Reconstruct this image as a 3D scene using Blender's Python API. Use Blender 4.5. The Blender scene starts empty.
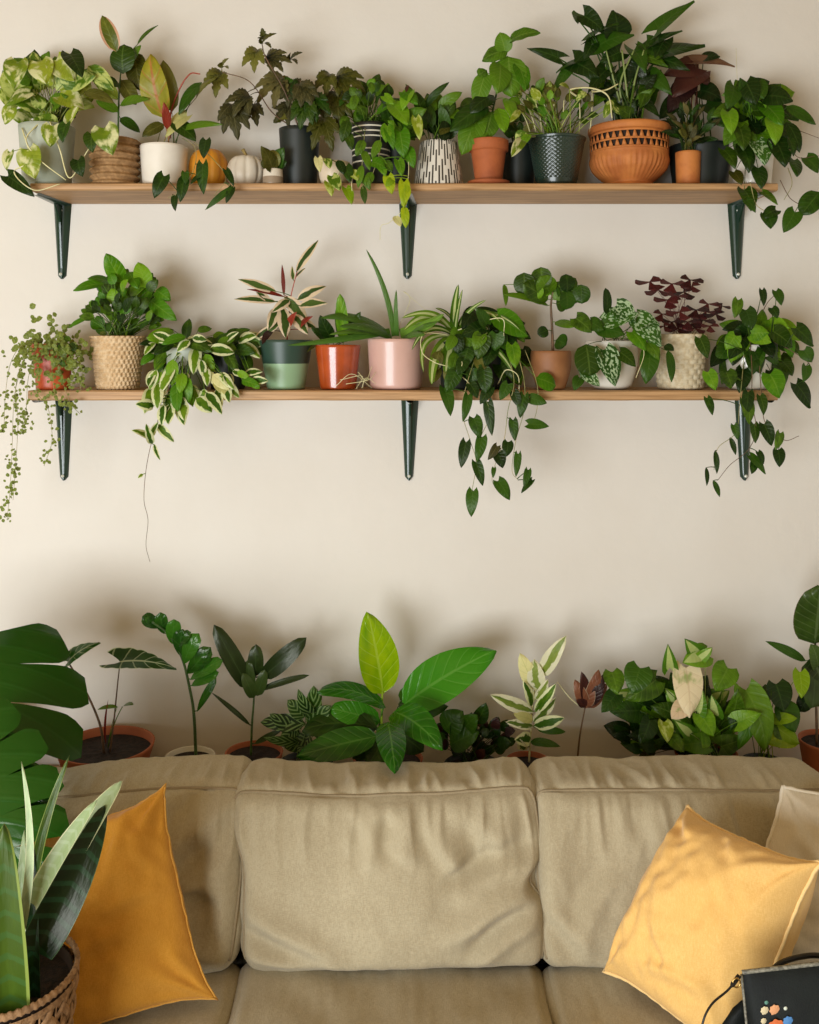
import bpy, bmesh, math, random
import numpy as np
from mathutils import Vector, noise
R = random.Random(7)
PI = math.pi
# ------------------------------------------------------------ camera, light, exposure
F = 950.0; CX = 409.5; HY = 350.0; CAMY = -2.5; CAMZ = 1.64
sc = bpy.context.scene
cam = bpy.data.cameras.new('camera'); cam.sensor_fit = 'HORIZONTAL'; cam.sensor_width = 36
cam.lens = F / 819 * 36; cam.shift_y = -(512 - HY) / 819; cam.clip_start = .05
co = bpy.data.objects.new('camera', cam); co.location = (0, CAMY, CAMZ); co.rotation_euler = (PI/2, 0, 0)
sc.collection.objects.link(co); sc.camera = co
w = bpy.data.worlds.new('world'); sc.world = w; w.use_nodes = True
bg = w.node_tree.nodes['Background']; bg.inputs[0].default_value = (1.0, .75, .42, 1); bg.inputs[1].default_value = .45
def area(name, loc, target, sx, sy, power, col):
    l = bpy.data.lights.new(name, 'AREA'); l.shape = 'RECTANGLE'; l.size = sx; l.size_y = sy
    l.energy = power; l.color = col
    o = bpy.data.objects.new(name, l); o.location = loc
    o.rotation_euler = (Vector(target) - Vector(loc)).to_track_quat('-Z', 'Y').to_euler()
    sc.collection.objects.link(o); return o
area('window_daylight', (-1.95, -4.0, .86), (.1, 0, 1.05), 2.5, 1.7, 190, (.91, .96, 1.0))
sc.view_settings.view_transform = 'Standard'; sc.view_settings.look = 'None'
sc.view_settings.exposure = 0.0; sc.view_settings.gamma = 1; sc.view_settings.use_curve_mapping = False

# ------------------------------------------------------------ helpers
def P(px, py, y):
    d = y - CAMY
    return np.array([(px - CX) * d / F, y, CAMZ + (HY - py) * d / F])
def lin(c):
    if isinstance(c, str):
        c = [int(c[i:i+2], 16) / 255 for i in (0, 2, 4)]
    return tuple((x / 12.92 if x <= .04045 else ((x + .055) / 1.055) ** 2.4) for x in c) + (1,)
def hsh(*a):
    return random.Random(repr(a))
class NT:
    def __init__(s, name):
        s.m = bpy.data.materials.new(name); s.m.use_nodes = True
        s.t = s.m.node_tree; s.b = s.t.nodes['Principled BSDF']; s.out = s.t.nodes['Material Output']
    def n(s, typ, **kw):
        x = s.t.nodes.new(typ)
        for k, v in kw.items(): setattr(x, k, v)
        return x
    def l(s, a, b): s.t.links.new(a, b)
    def val(s, sock, v):
        if hasattr(v, 'is_output'): s.l(v, sock)
        else: sock.default_value = v
    def math(s, op, a, b=0, c=None, clamp=False):
        x = s.n('ShaderNodeMath', operation=op, use_clamp=clamp)
        s.val(x.inputs[0], a); s.val(x.inputs[1], b)
        if c is not None: s.val(x.inputs[2], c)
        return x.outputs[0]
    def mix(s, f, a, b, blend='MIX'):
        x = s.n('ShaderNodeMix', data_type='RGBA', blend_type=blend)
        s.val(x.inputs[0], f); s.val(x.inputs[6], a); s.val(x.inputs[7], b)
        return x.outputs[2]
    def noise(s, vec, scale, detail=3, w=None, dist=0, rough=.5):
        x = s.n('ShaderNodeTexNoise', noise_dimensions='4D' if w is not None else '3D')
        if vec is not None: s.l(vec, x.inputs['Vector'])
        x.inputs['Scale'].default_value = scale; x.inputs['Detail'].default_value = detail
        x.inputs['Distortion'].default_value = dist; x.inputs['Roughness'].default_value = rough
        if w is not None: s.val(x.inputs['W'], w)
        return x.outputs['Fac']
    def ramp(s, f, lo, hi):
        x = s.n('ShaderNodeMapRange'); x.interpolation_type = 'SMOOTHSTEP'
        s.val(x.inputs[0], f); x.inputs[1].default_value = lo; x.inputs[2].default_value = hi
        return x.outputs[0]
    def bump(s, h, strength, dist=.01):
        x = s.n('ShaderNodeBump'); x.inputs['Strength'].default_value = strength; x.inputs['Distance'].default_value = dist
        s.l(h, x.inputs['Height']); s.l(x.outputs[0], s.b.inputs['Normal']); return x
def plain(name, col, rough=.5, col2=None, nscale=20, bump=0, bscale=200, metallic=0, coat=0, stretch=None, spec=None):
    t = NT(name); tc = t.n('ShaderNodeTexCoord').outputs['Object']
    if stretch:
        mp = t.n('ShaderNodeMapping'); mp.inputs['Scale'].default_value = stretch; t.l(tc, mp.inputs[0]); tc = mp.outputs[0]
    if col2 is not None:
        f = t.ramp(t.noise(tc, nscale, 5), .35, .65)
        t.l(t.mix(f, lin(col), lin(col2)), t.b.inputs['Base Color'])
    else: t.b.inputs['Base Color'].default_value = lin(col)
    t.b.inputs['Roughness'].default_value = rough; t.b.inputs['Metallic'].default_value = metallic
    t.b.inputs['Coat Weight'].default_value = coat
    if spec is not None: t.b.inputs['Specular IOR Level'].default_value = spec
    if bump: t.bump(t.noise(tc, bscale, 4), bump, .003)
    return t.m
def leafmat(name, dark, light, vein=None, vs=.5, nv=7, var=None, amt=.5, vscale=3, mode='patch', edge=None, rough=.38, trans=.22, midw=.05, edgew=.86, chev=-.35):
    """leaf surface: veins from the leaf's own coordinates, variegation in patches, stripes or along the margin"""
    t = NT(name); vs *= .42; stripes = nv
    def warm(c):
        r, g, b, a = lin(c)
        if g < r or b > .2: return (r, g, b*.92, 1)
        return (r*1.2, g*.98, b*.45, 1)
    dark, light = warm(dark), warm(light)
    uv = t.n('ShaderNodeTexCoord').outputs['UV']
    sp = t.n('ShaderNodeSeparateXYZ'); t.l(uv, sp.inputs[0]); u, v = sp.outputs[0], sp.outputs[1]
    au = t.math('MULTIPLY', t.math('ABSOLUTE', t.math('SUBTRACT', u, .5)), 2)
    rnd = t.n('ShaderNodeObjectInfo').outputs['Random']
    w = t.math('MULTIPLY', rnd, 37.0)
    f = t.math('ADD', t.math('MULTIPLY', t.noise(uv, 3, 2, w=w), .9), t.math('MULTIPLY', t.math('SUBTRACT', rnd, .5), .9), clamp=True)
    col = t.mix(t.ramp(f, .2, .8), dark, light)
    if var:
        if mode == 'patch':
            k = t.ramp(t.noise(uv, vscale, 3, w=w, dist=.4), 1 - amt - .07, 1 - amt + .07)
        elif mode == 'speck':
            k = t.ramp(t.noise(uv, vscale, 4, w=w), 1 - amt - .02, 1 - amt + .02)
        elif mode == 'edge':
            q = t.math('ADD', au, t.math('MULTIPLY', t.math('SUBTRACT', t.noise(uv, vscale, 3, w=w), .5), 1.3))
            k = t.ramp(q, 1 - amt - .06, 1 - amt + .06)
        elif mode == 'center':
            q = t.math('ADD', au, t.math('MULTIPLY', t.math('SUBTRACT', t.noise(uv, vscale, 2, w=w), .5), .25))
            k = t.ramp(q, amt + .05, amt - .05)
        elif mode == 'stripe':
            q = t.math('ADD', t.math('SINE', t.math('MULTIPLY', t.math('ADD', v, t.math('MULTIPLY', au, chev)), vscale * 6.28)), t.math('MULTIPLY', t.noise(uv, 4, 2, w=w), .8))
            k = t.ramp(q, 1.2 - amt, 1.4 - amt)
        col = t.mix(k, col, lin(var))
    if edge: col = t.mix(t.ramp(au, edgew, edgew + .06), col, lin(edge))
    s = t.math('SINE', t.math('MULTIPLY', t.math('SUBTRACT', v, t.math('MULTIPLY', au, .22)), nv * 6.28))
    if vein:
        sv = t.math('MULTIPLY', t.ramp(s, .9, 1.0), vs)
        mid = t.math('MULTIPLY', t.ramp(au, midw * 1.8, midw * .5), min(1, vs * 1.6))
        col = t.mix(t.math('MAXIMUM', sv, mid), col, lin(vein))
    t.l(col, t.b.inputs['Base Color']); t.b.inputs['Roughness'].default_value = rough; t.b.inputs['Specular IOR Level'].default_value = .32
    t.b.inputs['Specular Tint'].default_value = (1, .97, .85, 1)
    hb = t.math('ADD', t.math('MULTIPLY', t.ramp(s, .2, 1.0), -.3 if nv else 0.), t.math('MULTIPLY', t.noise(uv, 8, 2), .5))
    t.bump(hb, .35, .004)
    tr = t.n('ShaderNodeBsdfTranslucent'); t.l(t.mix(1, col, (1, 1, .45, 1), 'MULTIPLY'), tr.inputs[0])
    mx = t.n('ShaderNodeMixShader'); mx.inputs[0].default_value = trans
    t.l(t.b.outputs[0], mx.inputs[1]); t.l(tr.outputs[0], mx.inputs[2]); t.l(mx.outputs[0], t.out.inputs[0])
    return t.m

class MB:
    def __init__(s): s.v = []; s.f = []; s.uv = []; s.c = 0
    def grid(s, A, uvs=None, wrapu=False, flip=False):
        """A: (nv, nu, 3) array of points"""
        nv, nu = A.shape[:2]; b = s.c
        s.v.append(A.reshape(-1, 3)); s.c += nv * nu
        if uvs is None:
            uvs = np.stack(np.meshgrid(np.linspace(0, 1, nu), np.linspace(0, 1, nv)), -1)
        s.uv.append(uvs.reshape(-1, 2))
        for j in range(nv - 1):
            for i in range(nu if wrapu else nu - 1):
                i2 = (i + 1) % nu
                q = (b + j*nu + i, b + j*nu + i2, b + (j+1)*nu + i2, b + (j+1)*nu + i)
                s.f.append(q[::-1] if flip else q)
    def tube(s, pts, rad, seg=6, uvc=.5, caps=True):
        pts = np.array(pts, float); n = len(pts)
        if np.isscalar(rad): rad = [rad] * n
        T = np.gradient(pts, axis=0); T /= np.linalg.norm(T, axis=1)[:, None] + 1e-9
        ref = np.array([0, 0, 1.]) if abs(T[:, 2]).mean() < .8 else np.array([0, 1., 0])
        A = np.zeros((n, seg, 3))
        for i in range(n):
            a = np.cross(T[i], ref); a /= np.linalg.norm(a) + 1e-9; b = np.cross(T[i], a)
            for k in range(seg):
                th = 2*PI*k/seg; A[i, k] = pts[i] + rad[i] * (math.cos(th)*a + math.sin(th)*b)
        uvs = np.zeros((n, seg, 2)); uvs[..., 0] = uvc; uvs[..., 1] = .05
        base = s.c; s.grid(A, uvs, wrapu=True)
        if caps:
            s.f.append(tuple(base + k for k in range(seg))[::-1]); s.f.append(tuple(base + (n-1)*seg + k for k in range(seg)))
    def lathe(s, prof, seg=48, c=(0, 0, 0), fn=None):
        A = np.zeros((len(prof), seg, 3))
        for j, (r, z) in enumerate(prof):
            for k in range(seg):
                th = 2*PI*k/seg; rr = r if fn is None else fn(r, z, th, j)
                A[j, k] = (c[0] + rr*math.cos(th), c[1] + rr*math.sin(th), c[2] + z)
        uvs = np.stack(np.meshgrid(np.arange(seg)/seg, np.linspace(0, 1, len(prof))), -1)
        s.grid(A, uvs, wrapu=True)
    def box(s, lo, hi, bev=0):
        b = s.c; (x0, y0, z0), (x1, y1, z1) = lo, hi
        s.v.append(np.array([(x, y, z) for z in (z0, z1) for y in (y0, y1) for x in (x0, x1)], float)); s.c += 8
        s.uv.append(np.zeros((8, 2)))
        for q in ((0,2,3,1), (4,5,7,6), (0,1,5,4), (2,6,7,3), (0,4,6,2), (1,3,7,5)): s.f.append(tuple(b + i for i in q))
    def poly(s, pts):
        b = s.c; s.v.append(np.array(pts, float)); s.uv.append(np.zeros((len(pts), 2))); s.c += len(pts)
        s.f.append(tuple(range(b, b + len(pts))))
    def build(s, name, mat, parent=None, smooth=True, bevel=0, clamp=None, solid=0, label=None):
        V = np.concatenate(s.v)
        if clamp is not None: V[:, 1] = np.minimum(V[:, 1], clamp)
        if parent is not None: V = V - np.array(parent.get('_o', (0, 0, 0)))
        me = bpy.data.meshes.new(name); me.from_pydata(V.tolist(), [], s.f)
        UV = np.concatenate(s.uv); lay = me.uv_layers.new(name='UVMap')
        idx = np.zeros(len(me.loops), dtype=np.int32); me.loops.foreach_get('vertex_index', idx)
        lay.data.foreach_set('uv', UV[idx].astype(np.float32).ravel())
        if smooth: me.polygons.foreach_set('use_smooth', [True] * len(me.polygons))
        me.materials.append(mat); me.update()
        o = bpy.data.objects.new(name, me); sc.collection.objects.link(o)
        if parent is not None: o.parent = parent
        if bevel:
            b = o.modifiers.new('b', 'BEVEL'); b.width = bevel; b.segments = 3; b.limit_method = 'ANGLE'
        if solid:
            b = o.modifiers.new('s', 'SOLIDIFY'); b.thickness = solid; b.offset = 0
        if label: o['label'] = label
        return o
def thing(name, label, cat, loc, group=None):
    o = bpy.data.objects.new(name, None); sc.collection.objects.link(o); o.location = loc
    o.empty_display_size = .05
    o['label'] = label; o['category'] = cat; o['_o'] = tuple(float(x) for x in loc)
    if group: o['group'] = group
    return o
def sub(parent, o):       # make o a sub-part keeping world placement (parts sit at their thing's origin)
    o.parent = parent; return o
def bez(a, b, c, n=8):
    t = np.linspace(0, 1, n)[:, None]
    return (1-t)**2 * a + 2*t*(1-t) * b + t*t * c
def catmull(pts, n=6):
    pts = [np.array(p, float) for p in pts]; pts = [2*pts[0]-pts[1]] + pts + [2*pts[-1]-pts[-2]]; out = []
    for i in range(1, len(pts)-2):
        for k in range(n):
            t = k/n; a, b, c, d = pts[i-1:i+3]
            out.append(.5*((2*b) + (c-a)*t + (2*a-5*b+4*c-d)*t*t + (3*b-a-3*c+d)*t**3))
    out.append(pts[-2]); return np.array(out)

# leaf outlines: half-width along the length, how far the base lobes hang back, lobing
def prof(a, b, e=0.0):
    vm = a/(a+b); mx = (vm+e)**a * (1-vm)**b
    return lambda v: np.clip((v+e)**a * np.clip(1-v, 0, 1)**b / mx, 0, 1.05)
KINDS = {
 'ovate':   (prof(.55, .75), 0.0),
 'lance':   (prof(.7, .9), 0.0),
 'oblong':  (prof(.45, .5), 0.0),
 'heart':   (prof(.38, .85, .03), .17),
 'arrow':   (prof(.22, .95, .02), .30),
 'round':   (lambda v: np.sqrt(np.clip(1-(2*v-1)**2, 0, 1)), 0.0),
 'strap':   (prof(.12, .45, .01), 0.0),
 'blade':   (prof(.25, .55, .12), 0.0),
 'obovate': (prof(.9, .45), 0.0),
 'wedge':   (lambda v: np.where(v < .86, .12 + v*1.02, 1.0*np.clip((1-v)/.14, 0, 1)**.5), 0.0),
}
def lobes(v, n, depth, sharp=.6):
    f = np.abs(np.sin(PI * (v * n)))
    return 1 - depth * (1 - f**sharp)
def leafgeo(mb, p0, p1, w, kind='heart', nh=(0, -1, .5), bow=.08, fold=.12, side=0, wave=0, nu=7, nv=11, lob=None, sweep=0, thick=0):
    W, notch = KINDS[kind]
    d = p1 - p0; L = np.linalg.norm(d) + 1e-9; t = d / L
    nh = np.array(nh, float); n = nh - t * nh.dot(t); n /= np.linalg.norm(n) + 1e-9; s = np.cross(t, n)
    v = np.linspace(0, 1, nv) ** .9; u = np.linspace(-1, 1, nu)
    U, Vv = np.meshgrid(u, v); ww = W(Vv) * w / 2
    if lob: ww = ww * lobes(Vv, lob[0], lob[1], lob[2] if len(lob) > 2 else .6)
    au = np.abs(U)
    along = Vv * L - notch * L * au**1.4 * (1-Vv)**3 + sweep * L * au * (1-Vv)
    up = bow * L * 4 * Vv * (1-Vv) + fold * au**1.5 * ww - .12 * w * (au**2) * Vv
    up = up + wave * w * np.sin(Vv * 17 + U * 2 + L * 300) * au**2
    lat = U * ww + side * L * 4 * Vv * (1-Vv)
    A = p0 + along[..., None]*t + up[..., None]*n + lat[..., None]*s
    uvs = np.stack([U*.5+.5, Vv], -1)
    mb.grid(A, uvs)
    if thick:
        th = thick * np.sqrt(np.clip(1-au**2, 0, 1)) * (1-Vv)**.5
        mb.grid(A - (th + .0004)[..., None]*n, uvs, flip=True)

class Plant:
    def __init__(s, name, label, org, root, mat, clamp=-.012, yb=None):
        s.root = root; s.org = np.array(org, float); s.mat = mat; s.clamp = clamp; s.r = hsh(label)
        s.yb = org[1] if yb is None else yb; s.vines = []; s.jit = .02
    def leaf(s, bx, by, tx, ty, w, kind='heart', mat=None, y0=None, y1=None, pet=True, nh=None, pr=.0012, org=None, mb=None, name='leaf', label=None, **k):
        r = s.r
        if y0 is None: y0 = s.yb + r.uniform(-.03, .03)
        if y1 is None: y1 = y0 + r.uniform(-.05, .005)
        p0, p1 = P(bx, by, y0), P(tx, ty, y1)
        wm = w * (y0 - CAMY) / F
        if nh is None: nh = (r.uniform(-.35, .35), -1, r.uniform(.1, .8))
        own = mb is None; m = mb or MB()
        kk = dict(bow=r.uniform(.03, .12), fold=r.uniform(.05, .3)); kk.update(k)
        leafgeo(m, p0, p1, wm, kind, nh, **kk)
        if pet:
            if org is not None: o = np.array(org)
            elif s.vines:
                q = np.concatenate(s.vines); o = q[np.argmin(((q - p0)**2).sum(1))]
            else: o = s.org + np.array([r.uniform(-s.jit, s.jit), r.uniform(-s.jit, s.jit), 0])
            D = np.linalg.norm(p0 - o)
            if D > .003:
                c = o + np.array([(p0-o)[0]*.25, (p0-o)[1]*.25, max(.55*(p0-o)[2], .25*D)]) if not s.vines else (o + p0)/2 + np.array([0, -.15*D, .1*D])
                mid = p0 + (p1-p0)*.04
                m.tube(bez(o, c, mid, 8), np.linspace(pr, pr*.7, 8), 5)
        if own: return m.build(name, mat or s.mat, s.root, clamp=s.clamp, label=label)
    def many(s, L, **k):
        for q in L:
            q = list(q); kk = dict(k)
            if len(q) > 5 and isinstance(q[5], str): kk.pop('kind', None)
            if len(q) > 6 and not isinstance(q[6], dict): kk.pop('mat', None)
            if isinstance(q[-1], dict): kk.update(q.pop())
            s.leaf(*q, **kk)
    def vine(s, pts, rad=.0013, name='vine', mat=None):
        """pts: (px, py, y)"""
        A = catmull([P(*p) for p in pts], 8); A[:, 1] = np.minimum(A[:, 1], -.006)
        m = MB(); m.tube(A, np.linspace(rad, rad*.6, len(A)), 5)
        s.vines.append(A); return m.build(name, mat or VINE, s.root)
    def fill(s, n, cx, cy, rx, ry, L, wr=.75, kind='heart', mats=None, c=None, droop=.3, yr=(-.2, -.03), one=None, jd=.5, pet=True, **k):
        r = s.r; c = c or (cx, cy + ry)
        mb = MB() if one else None
        for i in range(n):
            a = r.uniform(0, 2*PI); q = math.sqrt(r.uniform(.02, 1))
            x, y = cx + rx*q*math.cos(a), cy + ry*q*math.sin(a)
            dx, dy = x - c[0], y - c[1]; dn = math.hypot(dx, dy) + 1e-6
            dx, dy = dx/dn + r.uniform(-jd, jd), dy/dn + droop + r.uniform(-jd, jd)
            dn = math.hypot(dx, dy) + 1e-6; l = L * r.uniform(.75, 1.2); fs = r.uniform(.7, 1)
            dx, dy = dx/dn*l*fs/2, dy/dn*l*fs/2
            y0 = r.uniform(*yr) * (1) ; y1 = y0 - r.uniform(-.3, 1)*l*.6*2.3/F
            s.leaf(x-dx, y-dy, x+dx, y+dy, l*wr, kind, (mats[i % len(mats)] if mats else None), y0, y1, mb=mb, pet=pet, **k)
        if one:
            o = mb.build(one, mats[0] if mats else s.mat, s.root, clamp=s.clamp); o['kind'] = 'stuff'; return o
VINE = plain('vine_stem', '6f7a3c', .5, 'a79a66', 30)

def potshape(root, c, z0, z1, rt, rb, mat, style='plain', soilz=.012, name='pot', thick=.005, soil=True, fn=None, seg=56, rnd=.0, rows=14, soilmat=None):
    """a vessel between z0 and z1, centred at c=(x, y)"""
    h = z1 - z0; pr = [(0.001, 0)]
    eb = min(rnd, rb*.5)
    if rnd:
        for k in range(6):
            a = -PI/2 + PI/2*k/5; pr.append((rb - eb + eb*math.cos(a), eb + eb*math.sin(a)))
    else: pr += [(rb*.96, 0), (rb, .002)]
    base = pr[-1][1]
    for k in range(1, rows+1):
        t = k/rows; z = base + (h-base)*t; pr.append((rb + (rt-rb)*t, z))
    if style == 'rim':
        pr = [p for p in pr if p[1] < h*.74] + [((rb+(rt-rb)*.74), h*.745), (rt*1.0, h*.76), (rt*1.04, h*.77), (rt*1.06, h*.98), (rt*1.05, h)]
    if style == 'belly':
        pr = [(r_*(1 + .16*math.sin(PI*min(1, z/h))) if r_ > .01 else r_, z) for r_, z in pr]
    last = pr[-1]
    pr += [(last[0]-thick*.5, last[1]+.001), (last[0]-thick, last[1]-.001), (last[0]-thick*1.3, h-.03 if h > .04 else h*.4), (max(.004, rb*.5), max(.006, h*.35))]
    m = MB(); m.lathe(pr, seg, (c[0], c[1], z0), fn)
    o = m.build(name, mat, root)
    if soil:
        m = MB(); rr = last[0] - thick*1.1
        rng = hsh(name, z1, c); zc = z1 - soilz
        pf = [(rr*k/6, 0) for k in range(7)]; pf[0] = (.0005, 0)
        def bump(r_, z, th, j): return r_
        A = np.zeros((7, 28, 3))
        for j in range(7):
            for k in range(28):
                th = 2*PI*k/28; A[j, k] = (c[0]+pf[j][0]*math.cos(th), c[1]+pf[j][0]*math.sin(th), zc + (rng.uniform(-.003, .003) if 0 < j < 6 else 0))
        m.grid(A, wrapu=True); m.build('soil', soilmat or SOIL, root)
    return o
SOIL = plain('potting_soil', '2a1c12', .95, '120b07', 90, .6, 300)

# ------------------------------------------------------------ the room
def wallmat(name, c1, c2):
    t = NT(name); tc = t.n('ShaderNodeTexCoord').outputs['Object']
    t.l(t.mix(t.ramp(t.noise(tc, 2.5, 5), .35, .7), lin(c1), lin(c2)), t.b.inputs['Base Color'])
    t.b.inputs['Roughness'].default_value = .85; t.bump(t.noise(tc, 14, 6), .25, .01); return t.m
WALL = wallmat('painted_plaster', 'dad5cb', 'd6d0c5')
def struct(name, lo, hi, mat):
    m = MB(); m.box(lo, hi); o = m.build(name, mat, None, smooth=False); o['kind'] = 'structure'; return o
struct('wall_back', (-2.6, 0, 0), (2.3, .12, 2.7), WALL)
struct('wall_right', (2.3, -3.6, 0), (2.42, .12, 2.7), WALL)
struct('ceiling', (-2.6, -3.6, 2.7), (2.42, .12, 2.8), wallmat('painted_ceiling', 'd0b384', 'cbae7e'))
FLOORM = plain('oak_floor', '6b4a2e', .5, '52361f', 6, .1, 30, stretch=(1, 12, 1))
struct('floor', (-2.6, -3.6, -.05), (2.42, .12, 0), FLOORM)
struct('baseboard_back', (-2.6, -.015, 0), (2.3, 0, .1), plain('white_trim', 'd8d0c0', .5))

# ------------------------------------------------------------ shelves and brackets
def woodmat(name, c1, c2, c3, sx=1.2):
    t = NT(name); tc = t.n('ShaderNodeTexCoord').outputs['Object']
    mp = t.n('ShaderNodeMapping'); mp.inputs['Scale'].default_value = (sx, 9, 28); t.l(tc, mp.inputs[0])
    n1 = t.noise(mp.outputs[0], 3.5, 6, dist=1.2)
    c = t.mix(t.ramp(n1, .32, .68), lin(c1), lin(c2))
    mp2 = t.n('ShaderNodeMapping'); mp2.inputs['Scale'].default_value = (5, 40, 200); t.l(tc, mp2.inputs[0])
    c = t.mix(t.math('MULTIPLY', t.ramp(t.noise(mp2.outputs[0], 2, 4), .5, .75), .5), c, lin(c3))
    t.l(c, t.b.inputs['Base Color']); t.b.inputs['Roughness'].default_value = .55; t.bump(n1, .2, .004); return t.m
SHW = woodmat('shelf_pine', 'bd9466', 'a17a4e', '80603c')
SD = .215
def shelf(px0, px1, ztop, th, label, seed):
    x0 = P(px0, 0, -SD)[0]; x1 = P(px1, 0, -SD)[0]
    rt = thing('wall_shelf', label, 'shelf', ((x0+x1)/2, 0, ztop - th))
    n = 160; m = MB(); sec = [(-.003, 0), (-SD+.004, 0), (-SD, .003), (-SD-.0005, th*.5), (-SD, th-.003), (-SD+.004, th), (-.003, th)]
    A = np.zeros((n, len(sec), 3))
    for i in range(n):
        x = x0 + (x1-x0)*i/(n-1)
        wv = noise.noise(Vector((x*9, seed, 0))) * .0025
        for k, (y, z) in enumerate(sec):
            A[i, k] = (x, y + (wv if y < -.1 else 0), ztop - th + z - (wv*.5 if z < .004 and y < -.1 else 0))
    m.grid(A, wrapu=True)
    m.f.append(tuple(range(len(sec)))[::-1]); b = (n-1)*len(sec); m.f.append(tuple(b+k for k in range(len(sec))))
    o = m.build('board', SHW, rt, smooth=False); return rt
YS = -SD
Z1 = P(0, 183, YS)[2]; Z2 = P(0, 390.5, YS)[2]
shelf(30, 778, Z1, .018, 'upper wooden wall shelf, the higher of the two plant shelves', 1.3)
shelf(28, 778, Z2, .024, 'lower wooden wall shelf holding the pink pot and white bowl', 5.1)
GRM = plain('dark_green_steel', '0d2f1f', .3, coat=.3); SCR = plain('screw_steel', 'd8dccf', .3, metallic=.3)
def bracket(pxt, pxb, ptip, ztop, label):
    x = P(pxt, 0, -.006)[0]; xb = P(pxb, 0, -.006)[0]; zb = P(0, ptip, -.006)[2]
    rt = thing('shelf_bracket', label, 'bracket', (x, 0, ztop), 'green steel shelf brackets')
    n = 24; A = np.zeros((n, 9, 3))
    for j in range(n):
        t = j/(n-1); z = ztop + (zb - ztop)*t
        hw = (.0235*(1-t) + .0105*t) * (1 if t < .96 else math.sqrt(max(.05, 1-((t-.96)/.04)**2)))
        xc = x + (xb-x)*t
        for k in range(9):
            u = k/4-1
            A[j, k] = (xc + u*hw, -.0006 - (.009 + .004*(1-t))*(1-abs(u)**3)*(1 if abs(u) < .9 else 0), z)
    m = MB(); m.grid(A); m.build('wall_plate', GRM, rt)
    m = MB(); n = 14; A = np.zeros((n, 9, 3))
    for j in range(n):
        t = j/(n-1); hw = .023*(1-t)+.010*t
        for k in range(9):
            u = k/4-1; A[j, k] = (x+u*hw, -.004 - .185*t, ztop - .0008 - .006*(1-abs(u)**3))
    m.grid(A); m.build('shelf_arm', GRM, rt)
    m = MB(); q = [(x-.002, -.004, ztop-.004), (x-.002, -.06, ztop-.004), (x-.002, -.022, ztop-.05), (x-.002, -.01, ztop-.17)]
    q2 = [(a+.004, b, c) for a, b, c in q]; m.poly(q); m.poly(q2[::-1])
    for i in range(4): m.poly([q[i], q[(i+1) % 4], q2[(i+1) % 4], q2[i]])
    m.build('rib', GRM, rt, smooth=False)
    for zz, xx in ((ztop-.018, x), (zb+.012, xb)):
        m = MB(); A = np.array([[(xx + r_*math.cos(a), -.0125-(.0028*(1-(r_/.0042)**2)), zz + r_*math.sin(a)) for a in np.linspace(0, 2*PI, 14)[:-1]] for r_ in (.0002, .0025, .0042)])
        m.grid(A, wrapu=True); m.build('screw', SCR, rt)
wh = {(0, 0): 'leftmost', (0, 1): 'middle', (0, 2): 'rightmost'}
for i, (a, b) in enumerate([(62, 61.5), (408, 407.5), (737, 737.5)]):
    bracket(a, b, 279, Z1-.018, 'dark green steel bracket under the upper shelf, ' + ['at its left end', 'in the middle', 'at its right end'][i])
for i, (a, b) in enumerate([(63, 63.5), (410, 409), (744, 745)]):
    bracket(a, b, 480.5, Z2-.024, 'dark green steel bracket under the lower shelf, ' + ['behind trailing tiny-leaved strings', 'in the middle', 'behind trailing heart-leaved vines'][i])

# ------------------------------------------------------------ sofa
def fabric(name, c1, c2, scale=900, bump=.35, slub=True):
    t = NT(name); tc = t.n('ShaderNodeTexCoord').outputs['Object']
    mpa = t.n('ShaderNodeMapping'); mpa.inputs['Scale'].default_value = (.12, 1, 1); t.l(tc, mpa.inputs[0])
    mpb = t.n('ShaderNodeMapping'); mpb.inputs['Scale'].default_value = (1, .12, .12); t.l(tc, mpb.inputs[0])
    a = t.noise(mpa.outputs[0], scale*.5, 2); b = t.noise(mpb.outputs[0], scale*.5, 2)
    wv = t.math('ADD', a, b)
    f = t.ramp(t.math('ADD', t.math('MULTIPLY', wv, .5), t.math('MULTIPLY', t.math('SUBTRACT', t.noise(tc, 5, 3), .5), .3)), .38, .62)
    t.l(t.mix(f, lin(c1), lin(c2)), t.b.inputs['Base Color'])
    t.b.inputs['Roughness'].default_value = .92; t.b.inputs['Specular IOR Level'].default_value = .2
    t.b.inputs['Sheen Weight'].default_value = .15
    t.bump(wv, bump, .0012); return t.m
SOFA = fabric('beige_linen', 'a1957a', 'b3a88c', 2200)
PIPE = fabric('beige_piping_seam_shade', '8a7c62', '9a8b70', 2200)  # darker than the cushion linen: seam shading put into the piping colour
SAG = {}
def nz(x, y, z): return noise.noise(Vector((x, y, z)))
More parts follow.
